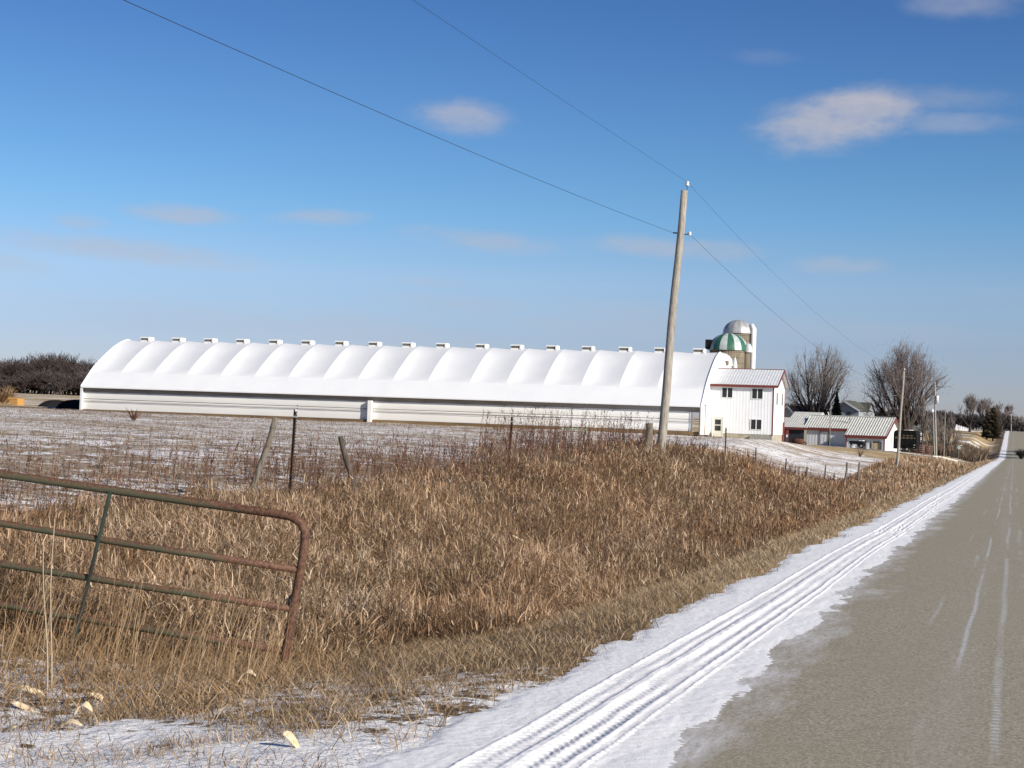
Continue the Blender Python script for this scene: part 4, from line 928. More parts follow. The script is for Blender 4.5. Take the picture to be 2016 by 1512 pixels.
# ------------------------------------------------------------------ bare trees
def segs_tree(seed, H, mains=5, spread=.45, depth=5, ratio=.74, kids=3, up=.25, r0=.35, trunk=.12, jit=.5, minr=.014, flat=1.0):
    r = random.Random(seed); S = []
    def br(p, d, L, rad, lv):
        ns = 3 if lv < 3 else 2; q = p; dd = d.copy(); pts = [p]
        r1 = rad*(.66 if lv < depth else .5)
        for i in range(ns):
            dd = (dd+Vector((r.gauss(0, .09), r.gauss(0, .09), r.gauss(0, .05)+up*.10*(1 if lv < 4 else .7)))).normalized()
            q2 = q+dd*(L/ns); ra = rad+(r1-rad)*i/ns; rb = rad+(r1-rad)*(i+1)/ns
            S.append((q, q2, max(ra, minr), max(rb, minr*.9), lv)); q = q2; pts.append(q)
        if lv >= depth: return
        n = kids+(1 if r.random() < .35 else 0)
        for k in range(n):
            t = r.uniform(.35, 1.0) if k else 1.0
            idx = min(int(t*ns), ns-1); f = t*ns-idx; s0 = pts[idx].lerp(pts[idx+1], min(f, 1.0))
            ax = dd.orthogonal().normalized(); ax.rotate(Matrix.Rotation(r.uniform(0, 6.283), 3, dd)); an = r.gauss(.42, .16)*jit*2*(0.35 if k == 0 else 1)
            nd = dd.copy(); nd.rotate(Matrix.Rotation(an, 3, ax)); nd = (nd+Vector((0, 0, up*.35))).normalized()
            br(s0, nd, L*ratio*r.uniform(.75, 1.15), r1*(.92 if k == 0 else .66), lv+1)
    base = Vector((0, 0, -.3)); hgt = H*trunk
    L0 = H*(1-ratio)/(1-ratio**(depth+1))*.98
    S.append((base, Vector((0, 0, hgt)), r0*1.3, r0, 0))
    for k in range(mains):
        a = 2*math.pi*(k+r.uniform(-.25, .25))/mains; tl = spread*r.uniform(.35, 1.1) if k else spread*.15
        d = Vector((math.cos(a)*math.sin(tl), math.sin(a)*math.sin(tl)*flat, math.cos(tl)))
        br(Vector((math.cos(a)*r0*.5, math.sin(a)*r0*.5, hgt*r.uniform(.3, 1))), d, L0*r.uniform(.85, 1.1), r0*.62, 1)
    return S
def seg_arrays(S): return (np.array([s[0] for s in S]), np.array([s[1] for s in S]), np.array([s[2] for s in S]), np.array([s[3] for s in S]), np.array([s[4] for s in S]))
def tubes_np(p0, p1, ra, rb, n=3):
    d = p1-p0; L = np.linalg.norm(d, axis=1, keepdims=True)+1e-9; d = d/L
    ref = np.where(np.abs(d[:, 2:3]) < .9, np.array([[0, 0, 1.0]]), np.array([[1.0, 0, 0]])); a = np.cross(d, ref); a /= np.linalg.norm(a, axis=1, keepdims=True); b = np.cross(d, a)
    an = 2*np.pi*np.arange(n)/n; ring = a[:, None]*np.cos(an)[None, :, None]+b[:, None]*np.sin(an)[None, :, None]
    V = np.concatenate([p0[:, None]+ring*ra[:, None, None], p1[:, None]+ring*rb[:, None, None]], 1).reshape(-1, 3)
    k = np.arange(n); F = np.stack([k, (k+1) % n, (k+1) % n+n, k+n], 1); N = len(p0)
    return V, (F[None]+(np.arange(N)*2*n)[:, None, None]).reshape(-1, 4)
BARK = simple('grey_bark', (.035, .028, .024), (.07, .058, .048), 3, .95)
TWIG = simple('twigs', (.155, .128, .112), (.23, .195, .175), .5, .95, det=2)
TWIG_R = simple('reddish_twigs', (.15, .12, .108), (.22, .18, .165), .5, .95, det=2)
def bare_tree(name, px, py_b, Z, px_h, px_w, seed, label, group='bare deciduous trees', twig=TWIG, lvl=3, keep=.8, **kw):
    c = at(px, py_b, Z); g0 = gzp(c.x, c.y); H = px_h*Z/FP+(c.z-g0)
    S = segs_tree(seed, H, **kw); p0, p1, ra, rb, lv = seg_arrays(S)
    fine = lv > 2; zt = np.percentile(p1[fine, 2], 96); k = H*.96/zt; wv = np.percentile(np.abs(p1[fine, :2]), 95); kw_ = px_w*.5*Z/FP*.93/wv
    for A in (p0, p1): A[:, 2] *= k; A[:, :2] *= kw_
    c0 = H*.52; ok = (p1[:, 0]**2+p1[:, 1]**2)/(px_w*.5*Z/FP)**2+np.where(p1[:, 2] > c0, ((p1[:, 2]-c0)/(H-c0))**2, 0) < 1.0+np.random.default_rng(seed).normal(0, .22, len(lv))
    ok &= (lv < lv.max()-1) | (np.random.default_rng(seed+1).random(len(lv)) < keep)
    ok |= lv < 2; p0, p1, ra, rb, lv = p0[ok], p1[ok], ra[ok], rb[ok], lv[ok]
    o = thing(name, (c.x, c.y, g0), label, 'tree', group)
    mk = lv < lvl
    V, F = tubes_np(p0[mk], p1[mk], ra[mk], rb[mk], 6); npmesh('trunk', V, F, BARK, o, smooth=True)
    V, F = tubes_np(p0[~mk], p1[~mk], ra[~mk], rb[~mk], 3); npmesh('crown', V, F, twig, o)
    return o
bare_tree('bare_tree', 1611, 826, 300, 150, 146, 5, 'big bare tree with spreading limbs above the low sheds, the left of two large ones', mains=7, spread=.72, depth=7, ratio=.80, kids=3, up=.17, r0=.66, trunk=.10, jit=.66, minr=.0125, lvl=4, keep=.42)
bare_tree('bare_tree', 1782, 858, 285, 184, 164, 9, 'dense dark-centred bare tree behind the trailer, the larger of two large ones', twig=TWIG_R, mains=9, spread=.72, depth=7, ratio=.80, kids=3, up=.18, r0=.78, trunk=.10, jit=.64, minr=.014, lvl=4, keep=.6)
bare_tree('bare_tree', 1815, 872, 262, 92, 46, 21, 'slim leaning bare tree with a whitish trunk foot left of the pole pair', mains=3, spread=.42, depth=5, ratio=.8, up=.2, r0=.16, trunk=.2, minr=.02)
bare_tree('bare_tree', 1863, 872, 300, 62, 66, 23, 'low bushy bare tree right of the pole pair', twig=TWIG_R, mains=8, spread=.95, depth=5, ratio=.8, up=.2, r0=.16, trunk=.03, minr=.024)
bare_tree('bare_tree', 1834, 878, 290, 68, 62, 24, 'low bushy bare tree directly behind the pole pair', mains=8, spread=.8, depth=5, ratio=.8, up=.2, r0=.16, trunk=.03, minr=.024)
bare_tree('bare_tree', 1909, 850, 500, 76, 46, 31, 'lone bare tree on the far hill beside the white pile', mains=5, spread=.8, depth=6, ratio=.78, up=.2, r0=.38, trunk=.3, minr=.034)
bare_tree('bare_tree', 1939, 850, 540, 68, 44, 33, 'pale bare tree behind the dark evergreen on the far hill', twig=TWIG_R, mains=6, spread=.7, depth=6, ratio=.8, up=.25, r0=.35, trunk=.25, minr=.035)
bare_tree('bare_tree', 1972, 852, 560, 62, 50, 37, 'rounded bare tree above the crest of the road', twig=TWIG_R, mains=7, spread=.85, depth=6, ratio=.8, up=.25, r0=.38, trunk=.25, minr=.035)
bare_tree('bare_tree', 2006, 852, 620, 36, 34, 41, 'low dark bare tree at the right edge of the picture on the horizon', mains=6, spread=.8, depth=5, ratio=.8, up=.25, r0=.34, trunk=.25, minr=.05)
# evergreens: trunk + drooping needle sprays
NEED = simple('dark_needles', (.018, .024, .016), (.035, .04, .024), 2, .9)
NEEDB = simple('bronze_needles', (.045, .036, .022), (.07, .055, .035), 2, .9)
def conifer(px, py_b, Z, px_h, px_w, seed, label, mt=NEED, blunt=.0):
    c = at(px, py_b, Z); g0 = gzp(c.x, c.y); H = px_h*Z/FP+(c.z-g0); Wd = px_w*Z/FP/2; r = np.random.default_rng(seed)
    o = thing('evergreen_tree', (c.x, c.y, g0), label, 'tree', 'evergreen trees')
    MB().tube([(0, 0, -.3), (0, 0, H*.5), (0, 0, H*.95)], [.25, .16, .03], 8).build('trunk', BARK, o)
    n = 5200; t = r.random(n)**.8; z = H*(.08+.92*t); an = r.random(n)*6.283
    env = Wd*(np.clip((1-t)*1.15, 0, 1)**(1.15-blunt*.7)+.02)*(.72+.28*np.sin(an*5+t*31)+.2*np.sin(t*55+an*2)); rr = env*np.sqrt(r.random(n))
    p0 = np.c_[rr*np.cos(an), rr*np.sin(an), z]; L = (.25+.5*r.random(n))*Z/300*(.12+.88*(1-t))
    p1 = p0+np.c_[np.cos(an)*L, np.sin(an)*L, -.15*L+.3*L*r.random(n)]
    w_ = .09*Z/300; V, F = tubes_np(p0, p1, np.full(n, w_), np.full(n, w_*.2), 3); npmesh('crown', V, F, mt, o)
conifer(1646, 828, 292, 60, 42, 1, 'dark pointed evergreen between the left big bare tree and the farmhouse')
conifer(1673, 818, 350, 30, 8, 3, 'tip of a small dark evergreen rising behind the farmhouse gable')
conifer(1955, 852, 470, 50, 28, 4, 'dark ragged cedar standing on the far hill', NEEDB, 1.0)
conifer(1943, 852, 475, 44, 14, 6, 'narrow dark cedar left of the ragged one on the far hill', NEEDB, .6)

# woods that read as one mass: many bare crowns merged
def wood_mass(name, plc, label, seed, mt, trunkm=None, minr=.07, depth=4):
    r = random.Random(seed); variants = []
    for s in range(5):
        S = segs_tree(seed*10+s, 10, mains=5, spread=.7, depth=5, ratio=.82, kids=3, up=.25, r0=.2, trunk=.15, jit=.6, minr=minr); a = seg_arrays(S); k = 10/np.percentile(a[1][:, 2], 99); variants.append((a[0]*k, a[1]*k, a[2], a[3]))
    A = [[], [], [], []]
    for (x, y, h) in plc:
        v_ = variants[r.randrange(5)]; an = r.uniform(0, 6.28); s = h/10; c_, s_n = math.cos(an), math.sin(an); g0 = gzp(x, y)
        Rm = np.array([[c_, s_n, 0], [-s_n, c_, 0], [0, 0, 1]])
        for i in (0, 1): A[i].append((v_[i]@Rm)*np.array([s*1.25, s*1.25, s])+np.array([x, y, g0]))
        A[2].append(v_[2]); A[3].append(v_[3])
    V, F = tubes_np(*[np.concatenate(q) for q in A], n=3); o = npmesh(name, V, F, mt); tag(o, label, 'woods', kind='stuff'); return o
WOODM = simple('winter_woods', (.060, .045, .040), (.10, .080, .074), .08, .95, obj=False, c3=(.15, .125, .12), s3=.05)
WOODM2 = simple('far_winter_woods', (.055, .050, .055), (.085, .08, .085), .05, .95, obj=False)
pl = []
prof_h = herm([-80, 0, 25, 55, 85, 115, 140, 175, 260], [60, 60, 70, 76, 79, 78, 72, 62, 60])
for px in np.arange(-90, 262, 8.5):
    for row in range(5):
        Zw = 440+row*11+rnd.uniform(-4, 4); p = at(px+rnd.uniform(-5, 5), 778, Zw); g0 = gzp(p.x, p.y)
        top = at(px, 775-float(prof_h(px))*rnd.uniform(.60, 1.0), Zw).z
        hgt = (top-g0)*(1.0 if row > 1 else .62)
        pl.append((p.x, p.y, hgt))
wood_mass('woods', pl, 'dark bare woodland along the horizon left of the barn', 3, WOODM, minr=.05)
pl = []
for px in np.arange(1525, 2060, 8.0):
    for row in range(3):
        Zw = 800+row*22; p = at(px+rnd.uniform(-4, 4), 840, Zw); g0 = gzp(p.x, p.y)
        yt = float(herm([1500, 1560, 1720, 1760, 1860, 1900, 1940, 1985, 2005, 2070], [800, 796, 812, 808, 812, 818, 818, 818, 832, 840])([px])[0])+rnd.uniform(-2, 5)
        pl.append((p.x, p.y, at(px, yt, Zw).z-g0))
wood_mass('woods', pl, 'far dark line of woods behind the farmstead on the right', 5, WOODM2, minr=.11)
# shade trees right of the road beyond the frame edge, their shadows cross the dip
for i, (x, y, h, lb) in enumerate(((13, 352, 13, 'bare tree right of the road at the bottom of the dip'), (16, 372, 12, 'second bare tree right of the road, just past the dip'), (12, 398, 9, 'third bare tree right of the road climbing the far slope'))):
    S = segs_tree(60+i, h, mains=6, spread=.8, depth=5, ratio=.8, up=.2, r0=.3, trunk=.15, minr=.05); p0, p1, ra, rb, lv = seg_arrays(S); o = thing('bare_tree', (x, y, gzp(x, y)), lb, 'tree', 'bare deciduous trees')
    mk = lv < 3; V, F = tubes_np(p0[mk], p1[mk], ra[mk], rb[mk], 5); npmesh('trunk', V, F, BARK, o); V, F = tubes_np(p0[~mk], p1[~mk], ra[~mk], rb[~mk], 3); npmesh('crown', V, F, TWIG, o)

# ------------------------------------------------------------------ dry grass and weeds
cF = np.array([Fh.x, Fh.y]); cR = np.array([Rh.x, Rh.y])
def depthof(x, y): return x*cF[0]+y*cF[1]
def pxof(x, y): return (x*cR[0]+y*cR[1])/np.maximum(depthof(x, y), .1)
def scatter(n, zmin, zmax, xl, xr, powr, seed, lim=(-.42, .36)):
    """n points between depths zmin..zmax, denser near the viewer, X between xl and xr"""
    r = np.random.default_rng(seed); out = []; tot = 0
    while tot < n:
        k = n*6; u = r.random(k)
        if powr == 1: Y = zmin*(zmax/zmin)**u
        else: e = 1-powr; Y = (zmin**e+(zmax**e-zmin**e)*u)**(1/e)
        X = xl+(xr-xl)*r.random(k)
        q = pxof(X, Y); ok = (q > lim[0]) & (q < lim[1]) & (depthof(X, Y) > 4)
        P = np.c_[X, Y][ok]; out.append(P); tot += len(P)
    return np.concatenate(out)[:n]
def ribbons(base, az, th0, th1, L, w, segs, tint, tw):
    N = len(base); rows = segs+1; P = np.zeros((N, rows, 3)); p = base.copy(); P[:, 0] = p
    for i in range(segs):
        th = th0+(th1-th0)*((i+.5)/segs); s = (L/segs)[:, None]
        p = p+s*np.stack([np.sin(th)*np.sin(az), np.sin(th)*np.cos(az), np.cos(th)], 1); P[:, i+1] = p
    side = np.stack([np.cos(az+tw), -np.sin(az+tw), np.zeros(N)], 1)
    prof = np.array([.8, 1.0, .75, .15]) if segs == 3 else np.array([1, .85, .2])
    off = side[:, None]*(w[:, None]*prof[None]/2)[..., None]
    V = np.stack([P-off, P+off], 2).reshape(-1, 3); k = np.arange(segs); F = np.stack([2*k, 2*k+1, 2*k+3, 2*k+2], 1)
    F = (F[None]+(np.arange(N)*2*rows)[:, None, None]).reshape(-1, 4); return V, F, np.repeat(tint, 2*rows)
def cat(*parts):
    Vs, Fs, Ts = [], [], []; o = 0
    for V, F, T in parts: Vs.append(V); Fs.append(F+o); Ts.append(T); o += len(V)
    return np.concatenate(Vs), np.concatenate(Fs), np.concatenate(Ts)
def mat_grass(name, stops, trans=.25, big=False):
    m, t, b = new_mat(name); a = mknode(t, 'ShaderNodeAttribute', None, attribute_name='tint').outputs['Fac']
    n = noise(t, coords(t), .9, 4); f = mth(t, 'ADD', a, mth(t, 'MULTIPLY', mth(t, 'SUBTRACT', n, .5), .5), clamp=True)
    c = ramp(t, f, stops)
    if big: c = mixc(t, mrange(t, noise(t, coords(t, scale=(1, .6, 1)), .33, 4), .44, .64, 0, .75), c, mixc(t, 1.0, c, (.98, .80, .68), 'MULTIPLY'))
    t.links.new(c, b.inputs['Base Color']); b.inputs['Roughness'].default_value = .75; b.inputs['Specular IOR Level'].default_value = .25
    tr = mknode(t, 'ShaderNodeBsdfTranslucent', {'Color': c}); mx = mknode(t, 'ShaderNodeMixShader', {0: trans, 1: b.outputs[0], 2: tr.outputs[0]})
    out = [q for q in t.nodes if q.type == 'OUTPUT_MATERIAL'][0]; t.links.new(mx.outputs[0], out.inputs[0]); return m
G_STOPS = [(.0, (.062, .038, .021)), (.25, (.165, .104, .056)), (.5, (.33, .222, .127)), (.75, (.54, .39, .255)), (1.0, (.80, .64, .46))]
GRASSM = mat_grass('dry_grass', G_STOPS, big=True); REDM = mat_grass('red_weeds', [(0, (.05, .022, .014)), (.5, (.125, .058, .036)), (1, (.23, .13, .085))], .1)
GOLD = mat_grass('golden_grass', [(0, (.16, .095, .045)), (.5, (.34, .22, .115)), (1, (.56, .41, .25))])
def low(x, y, s, ph=0): return np.clip(.5+1.5*(fbm(x*s*.42+ph*7, y*s*.42+ph*3, 3)-.5), 0, 1)
def hprof(x, y):                       # height of the tall growth in the ditch and on the bank
    edge = -4.75-.35*np.sin(y*.35)-.2*np.sin(y*1.1)+.35*np.exp(-((y-14)/5)**2)
    a = sst((edge-x)/1.5); far = 1-.58*sst((y-50)/32)+.16*sst((y-135)/30)
    back = 1-.80*sst((-9.0-x)/1.8)*(1-sst((y-31)/6))-.42*sst((-9.2-x)/1.8)*sst((y-35)/6)
    gl_ = np.where(x < -5.4, 11.55+(x+5.5)*.31, 11.55+(x+5.5)*1.6)
    near = sst((y-gl_-.1-.8*(low(x, y, 2.5, 9)-.5))/1.3)*(.62+.38*sst((y-13)/9))
    hole = 1-.55*sst((fbm(x*.9+40, y*.6+3, 3)-.57)/.10)
    return .82*a*far*back*near*hole*(.42+.55*low(x, y, 1.3)+1.15*(fbm(x*1.9+7, y*1.4, 3)-.36))
def clump(P, seed, amt=.5, s=2.6):     # keep points by a patchy mask
    r = np.random.default_rng(seed); m = low(P[:, 0], P[:, 1], s, 3); return P[r.random(len(P)) < (1-amt)+amt*m*1.4]
def wpx(P, w0, k=.55): Z = depthof(P[:, 0], P[:, 1]); return np.maximum(w0, k*Z/1568.0)
parts = []
# curled leaves carried through the whole height of the stand
def comb(P, r, sp): return 2*math.pi*2.2*fbm(P[:, 0]*.55+60, P[:, 1]*.5+9, 3)+r.normal(0, sp, len(P))
def lodge(P): return sst((fbm(P[:, 0]*.8+15, P[:, 1]*.7+22, 3)-.44)/.22)
def leaves(n, z0, z1, seed, pw=1.4, w0=.009, k=.62):
    P = scatter(n, z0, z1, -12.4, -4.2, pw, seed); r = np.random.default_rng(seed+1); P = P[hprof(P[:, 0], P[:, 1]) > .10]; P = clump(P, seed+2, .35); N = len(P)
    h = hprof(P[:, 0], P[:, 1]); f = r.random(N)**.6; z = gz(P[:, 0], P[:, 1])+h*f*.93
    Z = depthof(P[:, 0], P[:, 1]); L = (.06+.17*r.random(N))*(.8+.013*Z); az = comb(P, r, 1.0); lo_ = lodge(P); th0 = r.normal(.65+.75*lo_, .6, N); th1 = th0+r.normal(.9, 1.0, N)
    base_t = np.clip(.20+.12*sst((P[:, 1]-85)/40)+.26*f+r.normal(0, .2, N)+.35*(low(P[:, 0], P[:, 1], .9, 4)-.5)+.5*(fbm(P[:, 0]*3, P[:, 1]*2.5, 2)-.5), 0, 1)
    hi = r.random(N) < .04+.24*lo_; base_t = np.where(hi, .75+.25*r.random(N), base_t)
    return ribbons(np.c_[P, z], az, th0, th1, L, wpx(P, w0, k)*(.6+.8*r.random(N)), 3, base_t, r.normal(0, .9, N))
def stems(n, z0, z1, seed, pw=1.4, hk=1.12, w0=.0035, k=.34, tl=(.3, .7), xl=-12.4, xr=-4.3, lean=.16, curve=.30, hmin=.1):
    P = scatter(n, z0, z1, xl, xr, pw, seed); r = np.random.default_rng(seed+1); P = P[hprof(P[:, 0], P[:, 1]) > hmin]; P = clump(P, seed+2, .5); N = len(P)
    h = hprof(P[:, 0], P[:, 1])*hk*(.45+.65*r.random(N)**1.5); z = gz(P[:, 0], P[:, 1])-.03
    lo_ = lodge(P); return ribbons(np.c_[P, z], np.where(r.random(N) < .6, comb(P, r, .4), r.normal(1.2, 1.0, N)), np.abs(r.normal(.5*lo_, lean*1.5, N)), np.abs(r.normal(curve+.9*lo_, .45, N)), h, wpx(P, w0, k), 3, tl[0]+(tl[1]-tl[0])*r.random(N), r.normal(0, 1.2, N))
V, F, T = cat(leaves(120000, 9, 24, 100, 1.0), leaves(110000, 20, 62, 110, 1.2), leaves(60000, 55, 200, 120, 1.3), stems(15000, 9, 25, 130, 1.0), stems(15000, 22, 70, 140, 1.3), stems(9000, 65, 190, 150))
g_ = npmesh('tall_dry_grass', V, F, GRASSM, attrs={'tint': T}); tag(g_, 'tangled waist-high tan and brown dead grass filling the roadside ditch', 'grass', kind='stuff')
# short verge grass between the tall growth and the snow
def verge(n, z0, z1, seed, hs=1.0, tb=.55, x0=-6.2, x1=-2.6, pw=1.4):
    P = scatter(n, z0, z1, x0, x1, pw, seed); r = np.random.default_rng(seed+1)
    e = .62*(fbm(P[:, 1]*.9+3, P[:, 0]*1.3, 6, .7)-.5)
    dens = sst((-2.93+e-P[:, 0])/.36)*np.where(P[:, 1] < 9.6, .12+.55*(low(P[:, 0], P[:, 1], 5, 1) > .52)*sst((P[:, 1]-6.8)/1.0)+.75*sst((P[:, 1]-8.0)/.8)*(low(P[:, 0], P[:, 1], 6, 4) > .38)*(P[:, 0] < -3.6), 1)
    dens = dens*(.45+.75*low(P[:, 0], P[:, 1], 4.2, 2)); P = P[r.random(len(P)) < dens]; N = len(P)
    Z = depthof(P[:, 0], P[:, 1]); h = (.05+.11*r.random(N))*hs*(1+Z*.008)*(.6+.8*low(P[:, 0], P[:, 1], 3, 5))
    return ribbons(np.c_[P, gz(P[:, 0], P[:, 1])-.01], r.random(N)*6.283, r.random(N)*.9, .9+r.random(N)*.9, h, wpx(P, .005, .5)*(.6+.7*r.random(N)), 2, np.clip(tb+r.normal(0, .24, N), 0, 1), r.normal(0, 1, N))
V, F, T = cat(verge(60000, 6.2, 20, 200, pw=1.0, tb=.5), verge(34000, 18, 60, 210, tb=.62), verge(16000, 50, 260, 220, 1.3, .6))
VERGEM = mat_grass('verge_straw', [(.0, (.065, .042, .022)), (.25, (.165, .108, .056)), (.5, (.33, .222, .123)), (.75, (.49, .36, .225)), (1.0, (.68, .54, .38))])
g_ = npmesh('verge_grass', V, F, VERGEM, attrs={'tint': T}); tag(g_, 'short flattened tan-brown grass along the edge of the snowy shoulder', 'grass', kind='stuff')
# pale upright stalks round the gate
P = scatter(2300, 9.2, 14.5, -10.5, -4.6, 1, 300, (-.36, -.12)); r = np.random.default_rng(301); P = clump(P, 302, .95, 3.4); N = len(P)
V1, F1, T1_ = ribbons(np.c_[P, gz(P[:, 0], P[:, 1])-.02], r.normal(1.3, .5, N), np.abs(r.normal(.16, .16, N)), np.abs(r.normal(.45, .35, N)), (.15+.75*r.random(N)**1.6), .0035+.003*r.random(N), 3, .25+.6*r.random(N), r.normal(0, 1, N))
P = scatter(9000, 8.6, 14.5, -10.5, -4.6, 1, 310, (-.36, -.10)); P = clump(P, 312, .6, 3); N = len(P)
V2_, F2_, T2_ = ribbons(np.c_[P, gz(P[:, 0], P[:, 1])-.01], r.random(N)*6.283, r.random(N)*1.0, 1.0+r.random(N)*.8, .10+.2*r.random(N), .006+.004*r.random(N), 3, .2+.5*r.random(N), r.normal(0, 1, N))
V, F, T = cat((V1, F1, T1_), (V2_, F2_, T2_))
g_ = npmesh('golden_stalks', V, F, GOLD, attrs={'tint': T}); tag(g_, 'thin golden stalks standing among and in front of the rusty gate', 'grass', kind='stuff')
# red-brown weeds with seed heads along the field edge
def weeds(n, z0, z1, xl, xr, seed, h0, h1, lim=(-.42, .36), w0=.0045, pw=1.3, cl=.7):
    P = scatter(n, z0, z1, xl, xr, pw, seed, lim); P = clump(P, seed+5, cl, 1.1); r = np.random.default_rng(seed+1); N = len(P); H = h0+(h1-h0)*r.random(N)**1.5
    az = r.normal(1.2, .7, N); t0 = np.abs(r.normal(0, .09, N)); t1 = np.abs(r.normal(.16, .12, N)); base = np.c_[P, gz(P[:, 0], P[:, 1])-.03]
    ti = .25+.6*r.random(N); A = [ribbons(base, az, t0, t1, H, wpx(P, w0, .36), 3, ti, r.normal(0, 1, N))]
    k = 7; B_ = np.repeat(base, k, 0); f = .35+.62*r.random(N*k); HH = np.repeat(H, k); a2 = np.repeat(az, k); th = np.repeat((t0+t1)/2, k)
    q = B_+(HH*f)[:, None]*np.stack([np.sin(th)*np.sin(a2), np.sin(th)*np.cos(a2), np.cos(th)], 1); M_ = N*k; PP = np.repeat(P, k, 0)
    A.append(ribbons(q, r.random(M_)*6.283, .5+.4*r.random(M_), .2+.6*r.random(M_), (.07+.13*r.random(M_)), wpx(PP, .004, .32), 2, np.repeat(ti, k), r.normal(0, 1, M_)))
    A.append(ribbons(q, r.random(M_)*6.283, r.random(M_), r.random(M_)*2, .03+.05*r.random(M_), wpx(PP, .012, .6), 2, np.clip(np.repeat(ti, k)-.1, 0, 1), r.normal(0, 1, M_)))
    return cat(*A)
V, F, T = cat(weeds(850, 26, 62, -14.5, -10.6, 400, .5, 1.1), weeds(620, 16, 34, -17, -11.2, 410, .4, 1.15, (-.42, -.05)), weeds(700, 60, 130, -12.5, -9.0, 420, .4, .9), weeds(420, 34, 52, -13.0, -10.8, 430, 1.0, 1.75, (-.02, .09), cl=.3), weeds(900, 20, 60, -10.8, -5.5, 440, .6, 1.05))
g_ = npmesh('red_weeds', V, F, REDM, attrs={'tint': T}); tag(g_, 'thin reddish brown weed stems with seed heads along the field edge', 'weeds', kind='stuff')
# dry grass tufts at the field edge
P = scatter(26000, 14, 60, -17.5, -11.8, 1.3, 450); r = np.random.default_rng(451); dn = sst((P[:, 0]+17.5+1.5*low(P[:, 0], P[:, 1], .8))/4.5)*(.3+.9*low(P[:, 0], P[:, 1], 1.4, 6)); P = P[r.random(len(P)) < dn*.22]; N = len(P)
V, F, T = ribbons(np.c_[P, gz(P[:, 0], P[:, 1])-.02], r.random(N)*6.283, r.random(N)*.6, .5+r.random(N), .10+.28*r.random(N), wpx(P, .006, .5), 3, np.clip(.3+r.normal(0, .22, N), 0, 1), r.normal(0, 1, N))
g_ = npmesh('field_edge_grass', V, F, GRASSM, attrs={'tint': T}); tag(g_, 'thin dry grass fading out into the snowy corn field', 'grass', kind='stuff')
# corn residue on the field: flat husks and stubs standing out of the snow
P = scatter(52000, 18, 150, -110, -12.7, 1.25, 500); P = P[P[:, 1] < 152]; N = len(P); r = np.random.default_rng(501)
rowy = np.round(P[:, 1]/.76)*.76+r.normal(0, .10, N); P[:, 1] = np.where(r.random(N) < .6, rowy, P[:, 1]); Z = depthof(P[:, 0], P[:, 1])
h_ = gz(P[:, 0], P[:, 1])+.035*np.sin(P[:, 1]*2*math.pi/.76+.6*np.sin(P[:, 0]*.4))
V1 = ribbons(np.c_[P, h_+.01], r.normal(1.57, .6, N)+math.pi*(r.random(N) < .5), 1.1+.5*r.random(N), 1.4+.5*r.random(N), (.10+.28*r.random(N))*(1+Z*.006), wpx(P, .03, .45)*(.6+.6*r.random(N)), 2, np.clip(.42+r.normal(0, .30, N), 0, 1), r.normal(0, .5, N))
n2 = 16000; Q = P[:n2]; V2_ = ribbons(np.c_[Q, h_[:n2]-.02], r.random(n2)*6.283, r.random(n2)*.3, r.random(n2)*.5, .08+.14*r.random(n2), wpx(Q, .022, .4), 2, .1+.3*r.random(n2), r.normal(0, 1, n2))
V, F, T = cat(V1, V2_)
RESM = mat_grass('corn_residue', [(0, (.09, .062, .045)), (.35, (.26, .19, .135)), (.65, (.50, .40, .29)), (1, (.76, .69, .56))], .1)
g_ = npmesh('corn_stubble', V, F, RESM, attrs={'tint': T}); tag(g_, 'broken corn stalks and husks scattered over the snowy field', 'stubble', kind='stuff')
BRUSHM = mat_grass('brown_brush', [(0, (.05, .035, .025)), (.5, (.13, .09, .062)), (1, (.24, .18, .125))], .1)
# brush along the creek and the far bank
P = scatter(4200, 285, 385, -75, -5.5, 1, 600, (.2, .40)); N = len(P); r = np.random.default_rng(601); P = clump(P, 602, .8, .12); N = len(P)
A = ribbons(np.repeat(np.c_[P, gz(P[:, 0], P[:, 1])], 5, 0), r.random(N*5)*6.283, r.random(N*5)*.5, .2+r.random(N*5)*.8, (.8+1.8*r.random(N*5)), np.full(N*5, .13), 2, r.random(N*5), r.normal(0, 1, N*5))
g_ = npmesh('creek_brush', *A[:2], BRUSHM, attrs={'tint': A[2]}); tag(g_, 'low brown brush along the creek and the far bank by the road', 'brush', kind='stuff')
# tan shrub at far left, dead shrub clumps in the yard
def shrub(c, R0, H0, n, label, m, seed, w_=.05, name='dead_shrub'):
    r = np.random.default_rng(seed); an = r.random(n)*6.283; o = np.c_[np.cos(an)*R0*.25*r.random(n), np.sin(an)*R0*.25*r.random(n), np.zeros(n)]
    V, F, T = ribbons(o, an, .1+r.random(n)*.5, .4+r.random(n)*1.2, H0*(.5+.6*r.random(n)), np.full(n, w_), 3, r.random(n), r.normal(0, 1, n)); o = npmesh(name, V, F, m, attrs={'tint': T}); o.location = c; tag(o, label, 'shrub'); return o
c = at(4, 801, 225); shrub(c, 2.2, 3.2, 700, 'tan dried shrub at the far left edge behind the yellow wagon box', GOLD, 1, .09)
c = on_ground(1370, 62, 880); shrub(c, .5, 1.0, 60, 'small dark twiggy shrub right of the nearest utility pole', REDM, 2, .02)
c = on_ground(1694, 175, 880); shrub(c, .4, 1.5, 26, 'spindly dead plant in front of the low shed', REDM, 3, .04)
c = on_ground(265, 108, 790); shrub(c, .5, 1.0, 60, 'dark spiky weed against the left part of the barn wall', REDM, 4, .04)
c = at(2011, 892, 330); c.z = gzp(c.x, c.y); shrub(c, 1.2, 2.4, 500, 'dark shrub on the right verge of the road in the dip', mat_grass('dark_shrub', [(0, (.02, .02, .018)), (1, (.07, .065, .055))]), 5, .12)

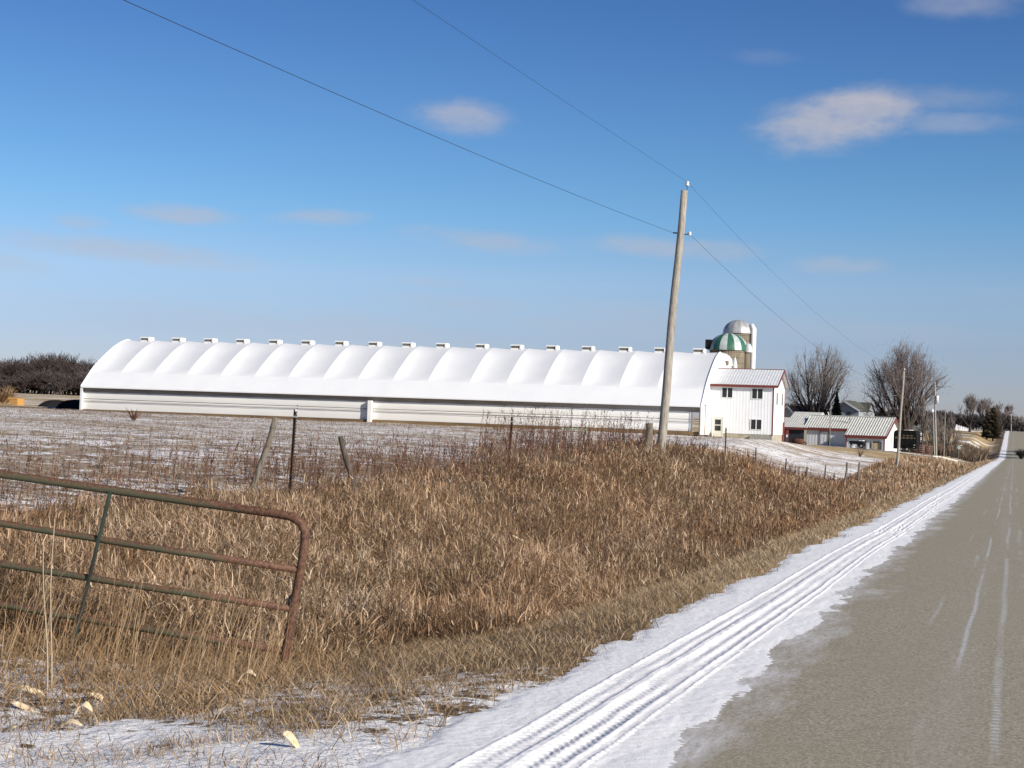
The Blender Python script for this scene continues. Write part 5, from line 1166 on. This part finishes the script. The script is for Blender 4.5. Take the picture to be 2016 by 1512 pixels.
# corn husks blown against the verge
HUSK = simple('pale_husk', (.66, .54, .36), (.50, .38, .22), 30, .8, c3=(.74, .67, .52), s3=40, scale=(1, 4, 1))
for i, (px, py, ln, an, lb) in enumerate(((38, 1377, .20, 0.1, 'pale corn husk lying at far left below the gate, topmost of the left heap'), (69, 1384, .22, .5, 'pale corn husk tilted up in the left heap'), (56, 1408, .26, .9, 'largest bright corn husk at the bottom of the left heap'), (115, 1367, .18, 1.9, 'corn husk standing on edge beside two pale stalks'), (78, 1441, .16, .2, 'corn husk lying low under the left heap'), (8, 1452, .16, .3, 'corn husk at the lower left edge of the picture'), (132, 1448, .16, .6, 'yellowish corn husk below the pale stalks'), (163, 1438, .15, 1.7, 'upright yellow corn husk right of the lower ones'), (205, 1389, .19, .1, 'thin corn husk lying between left heap and snow patch'), (271, 1365, .18, .3, 'tan corn husk touching the brightest one in the middle'), (295, 1372, .24, .35, 'long bright corn husk pointing right, in the middle below the gate'), (394, 1322, .14, 1.6, 'small yellow corn husk caught upright under the gate'), (432, 1365, .16, .8, 'folded corn husk below the right half of the gate'), (483, 1370, .13, 1.2, 'curled corn husk right of the folded one'), (573, 1474, .10, .9, 'tan corn husk lying on the snow right of the gate'), (1020, 1104, .2, .1, 'pale corn leaf in the tall grass far right of the gate'))):
    c = hit(px, py); L = ln*1.2; rows = []
    if i == 15: c.z += .35
    for k in range(7):
        t = k/6; wd = .019*math.sin(math.pi*min(1, .12+t*.86))+.004; lift = .02+.05*math.sin(t*2.6+i)*(1 if an < 1 else 1.6)+(.10*t if an > 1 else 0)
        cx = (t-.5)*L*math.cos(an*.6); cy = (t-.5)*L*.35*math.sin(an+i)
        rows.append([(cx+wd*.25*math.sin(i)*u, cy+wd*u*.9, lift+wd*.55*(abs(u)**1.5)+wd*.9*u*.5) for u in (-1, -.5, 0, .5, 1)])
    o = MB().grid(rows).build('corn_husk', HUSK); o.location = c; o.modifiers.new('s', 'SOLIDIFY').thickness = .002
    tag(o, lb, 'corn husk', 'corn husks on the verge')
# two tall pale stalks
for i, (xb, yb_, xt, yt__, lb) in enumerate(((92, 1385, 87, 1065, 'left of two tall pale weed stalks in front of the gate'), (98, 1380, 106, 1020, 'right of two tall pale weed stalks in front of the gate'), (690, 1245, 712, 1060, 'tall straw-coloured stalk standing right of the gate'), (1419, 1048, 1418, 1008, 'short pale stalk upright in the grass below the thin steel post'))):
    a = hit(xb, yb_) if i < 3 else at(xb, yb_, 24); Zs = a.dot(Vector((cF[0], cF[1], 0))); b_ = at(xt, yt__, Zs); d_ = b_-a
    st = MB().tube([d_*t+Vector((.012*math.sin(t*6+i), 0, 0)) for t in np.linspace(0, 1, 9)], [.0055-.003*t for t in np.linspace(0, 1, 9)], 6)
    st.tube([d_*.45, d_*.45+Vector((.07, 0, .10)), d_*.45+Vector((.10, 0, .17))], [.003, .002, .001], 4).tube([d_*.3, d_*.3+Vector((-.08, .02, .06))], [.003, .001], 4)
    o = st.build('weed_stalk', simple('pale_stalk', (.46, .38, .27), (.36, .29, .2), 6, .8)); o.location = a; tag(o, lb, 'weed stalk', 'tall single weed stalks')
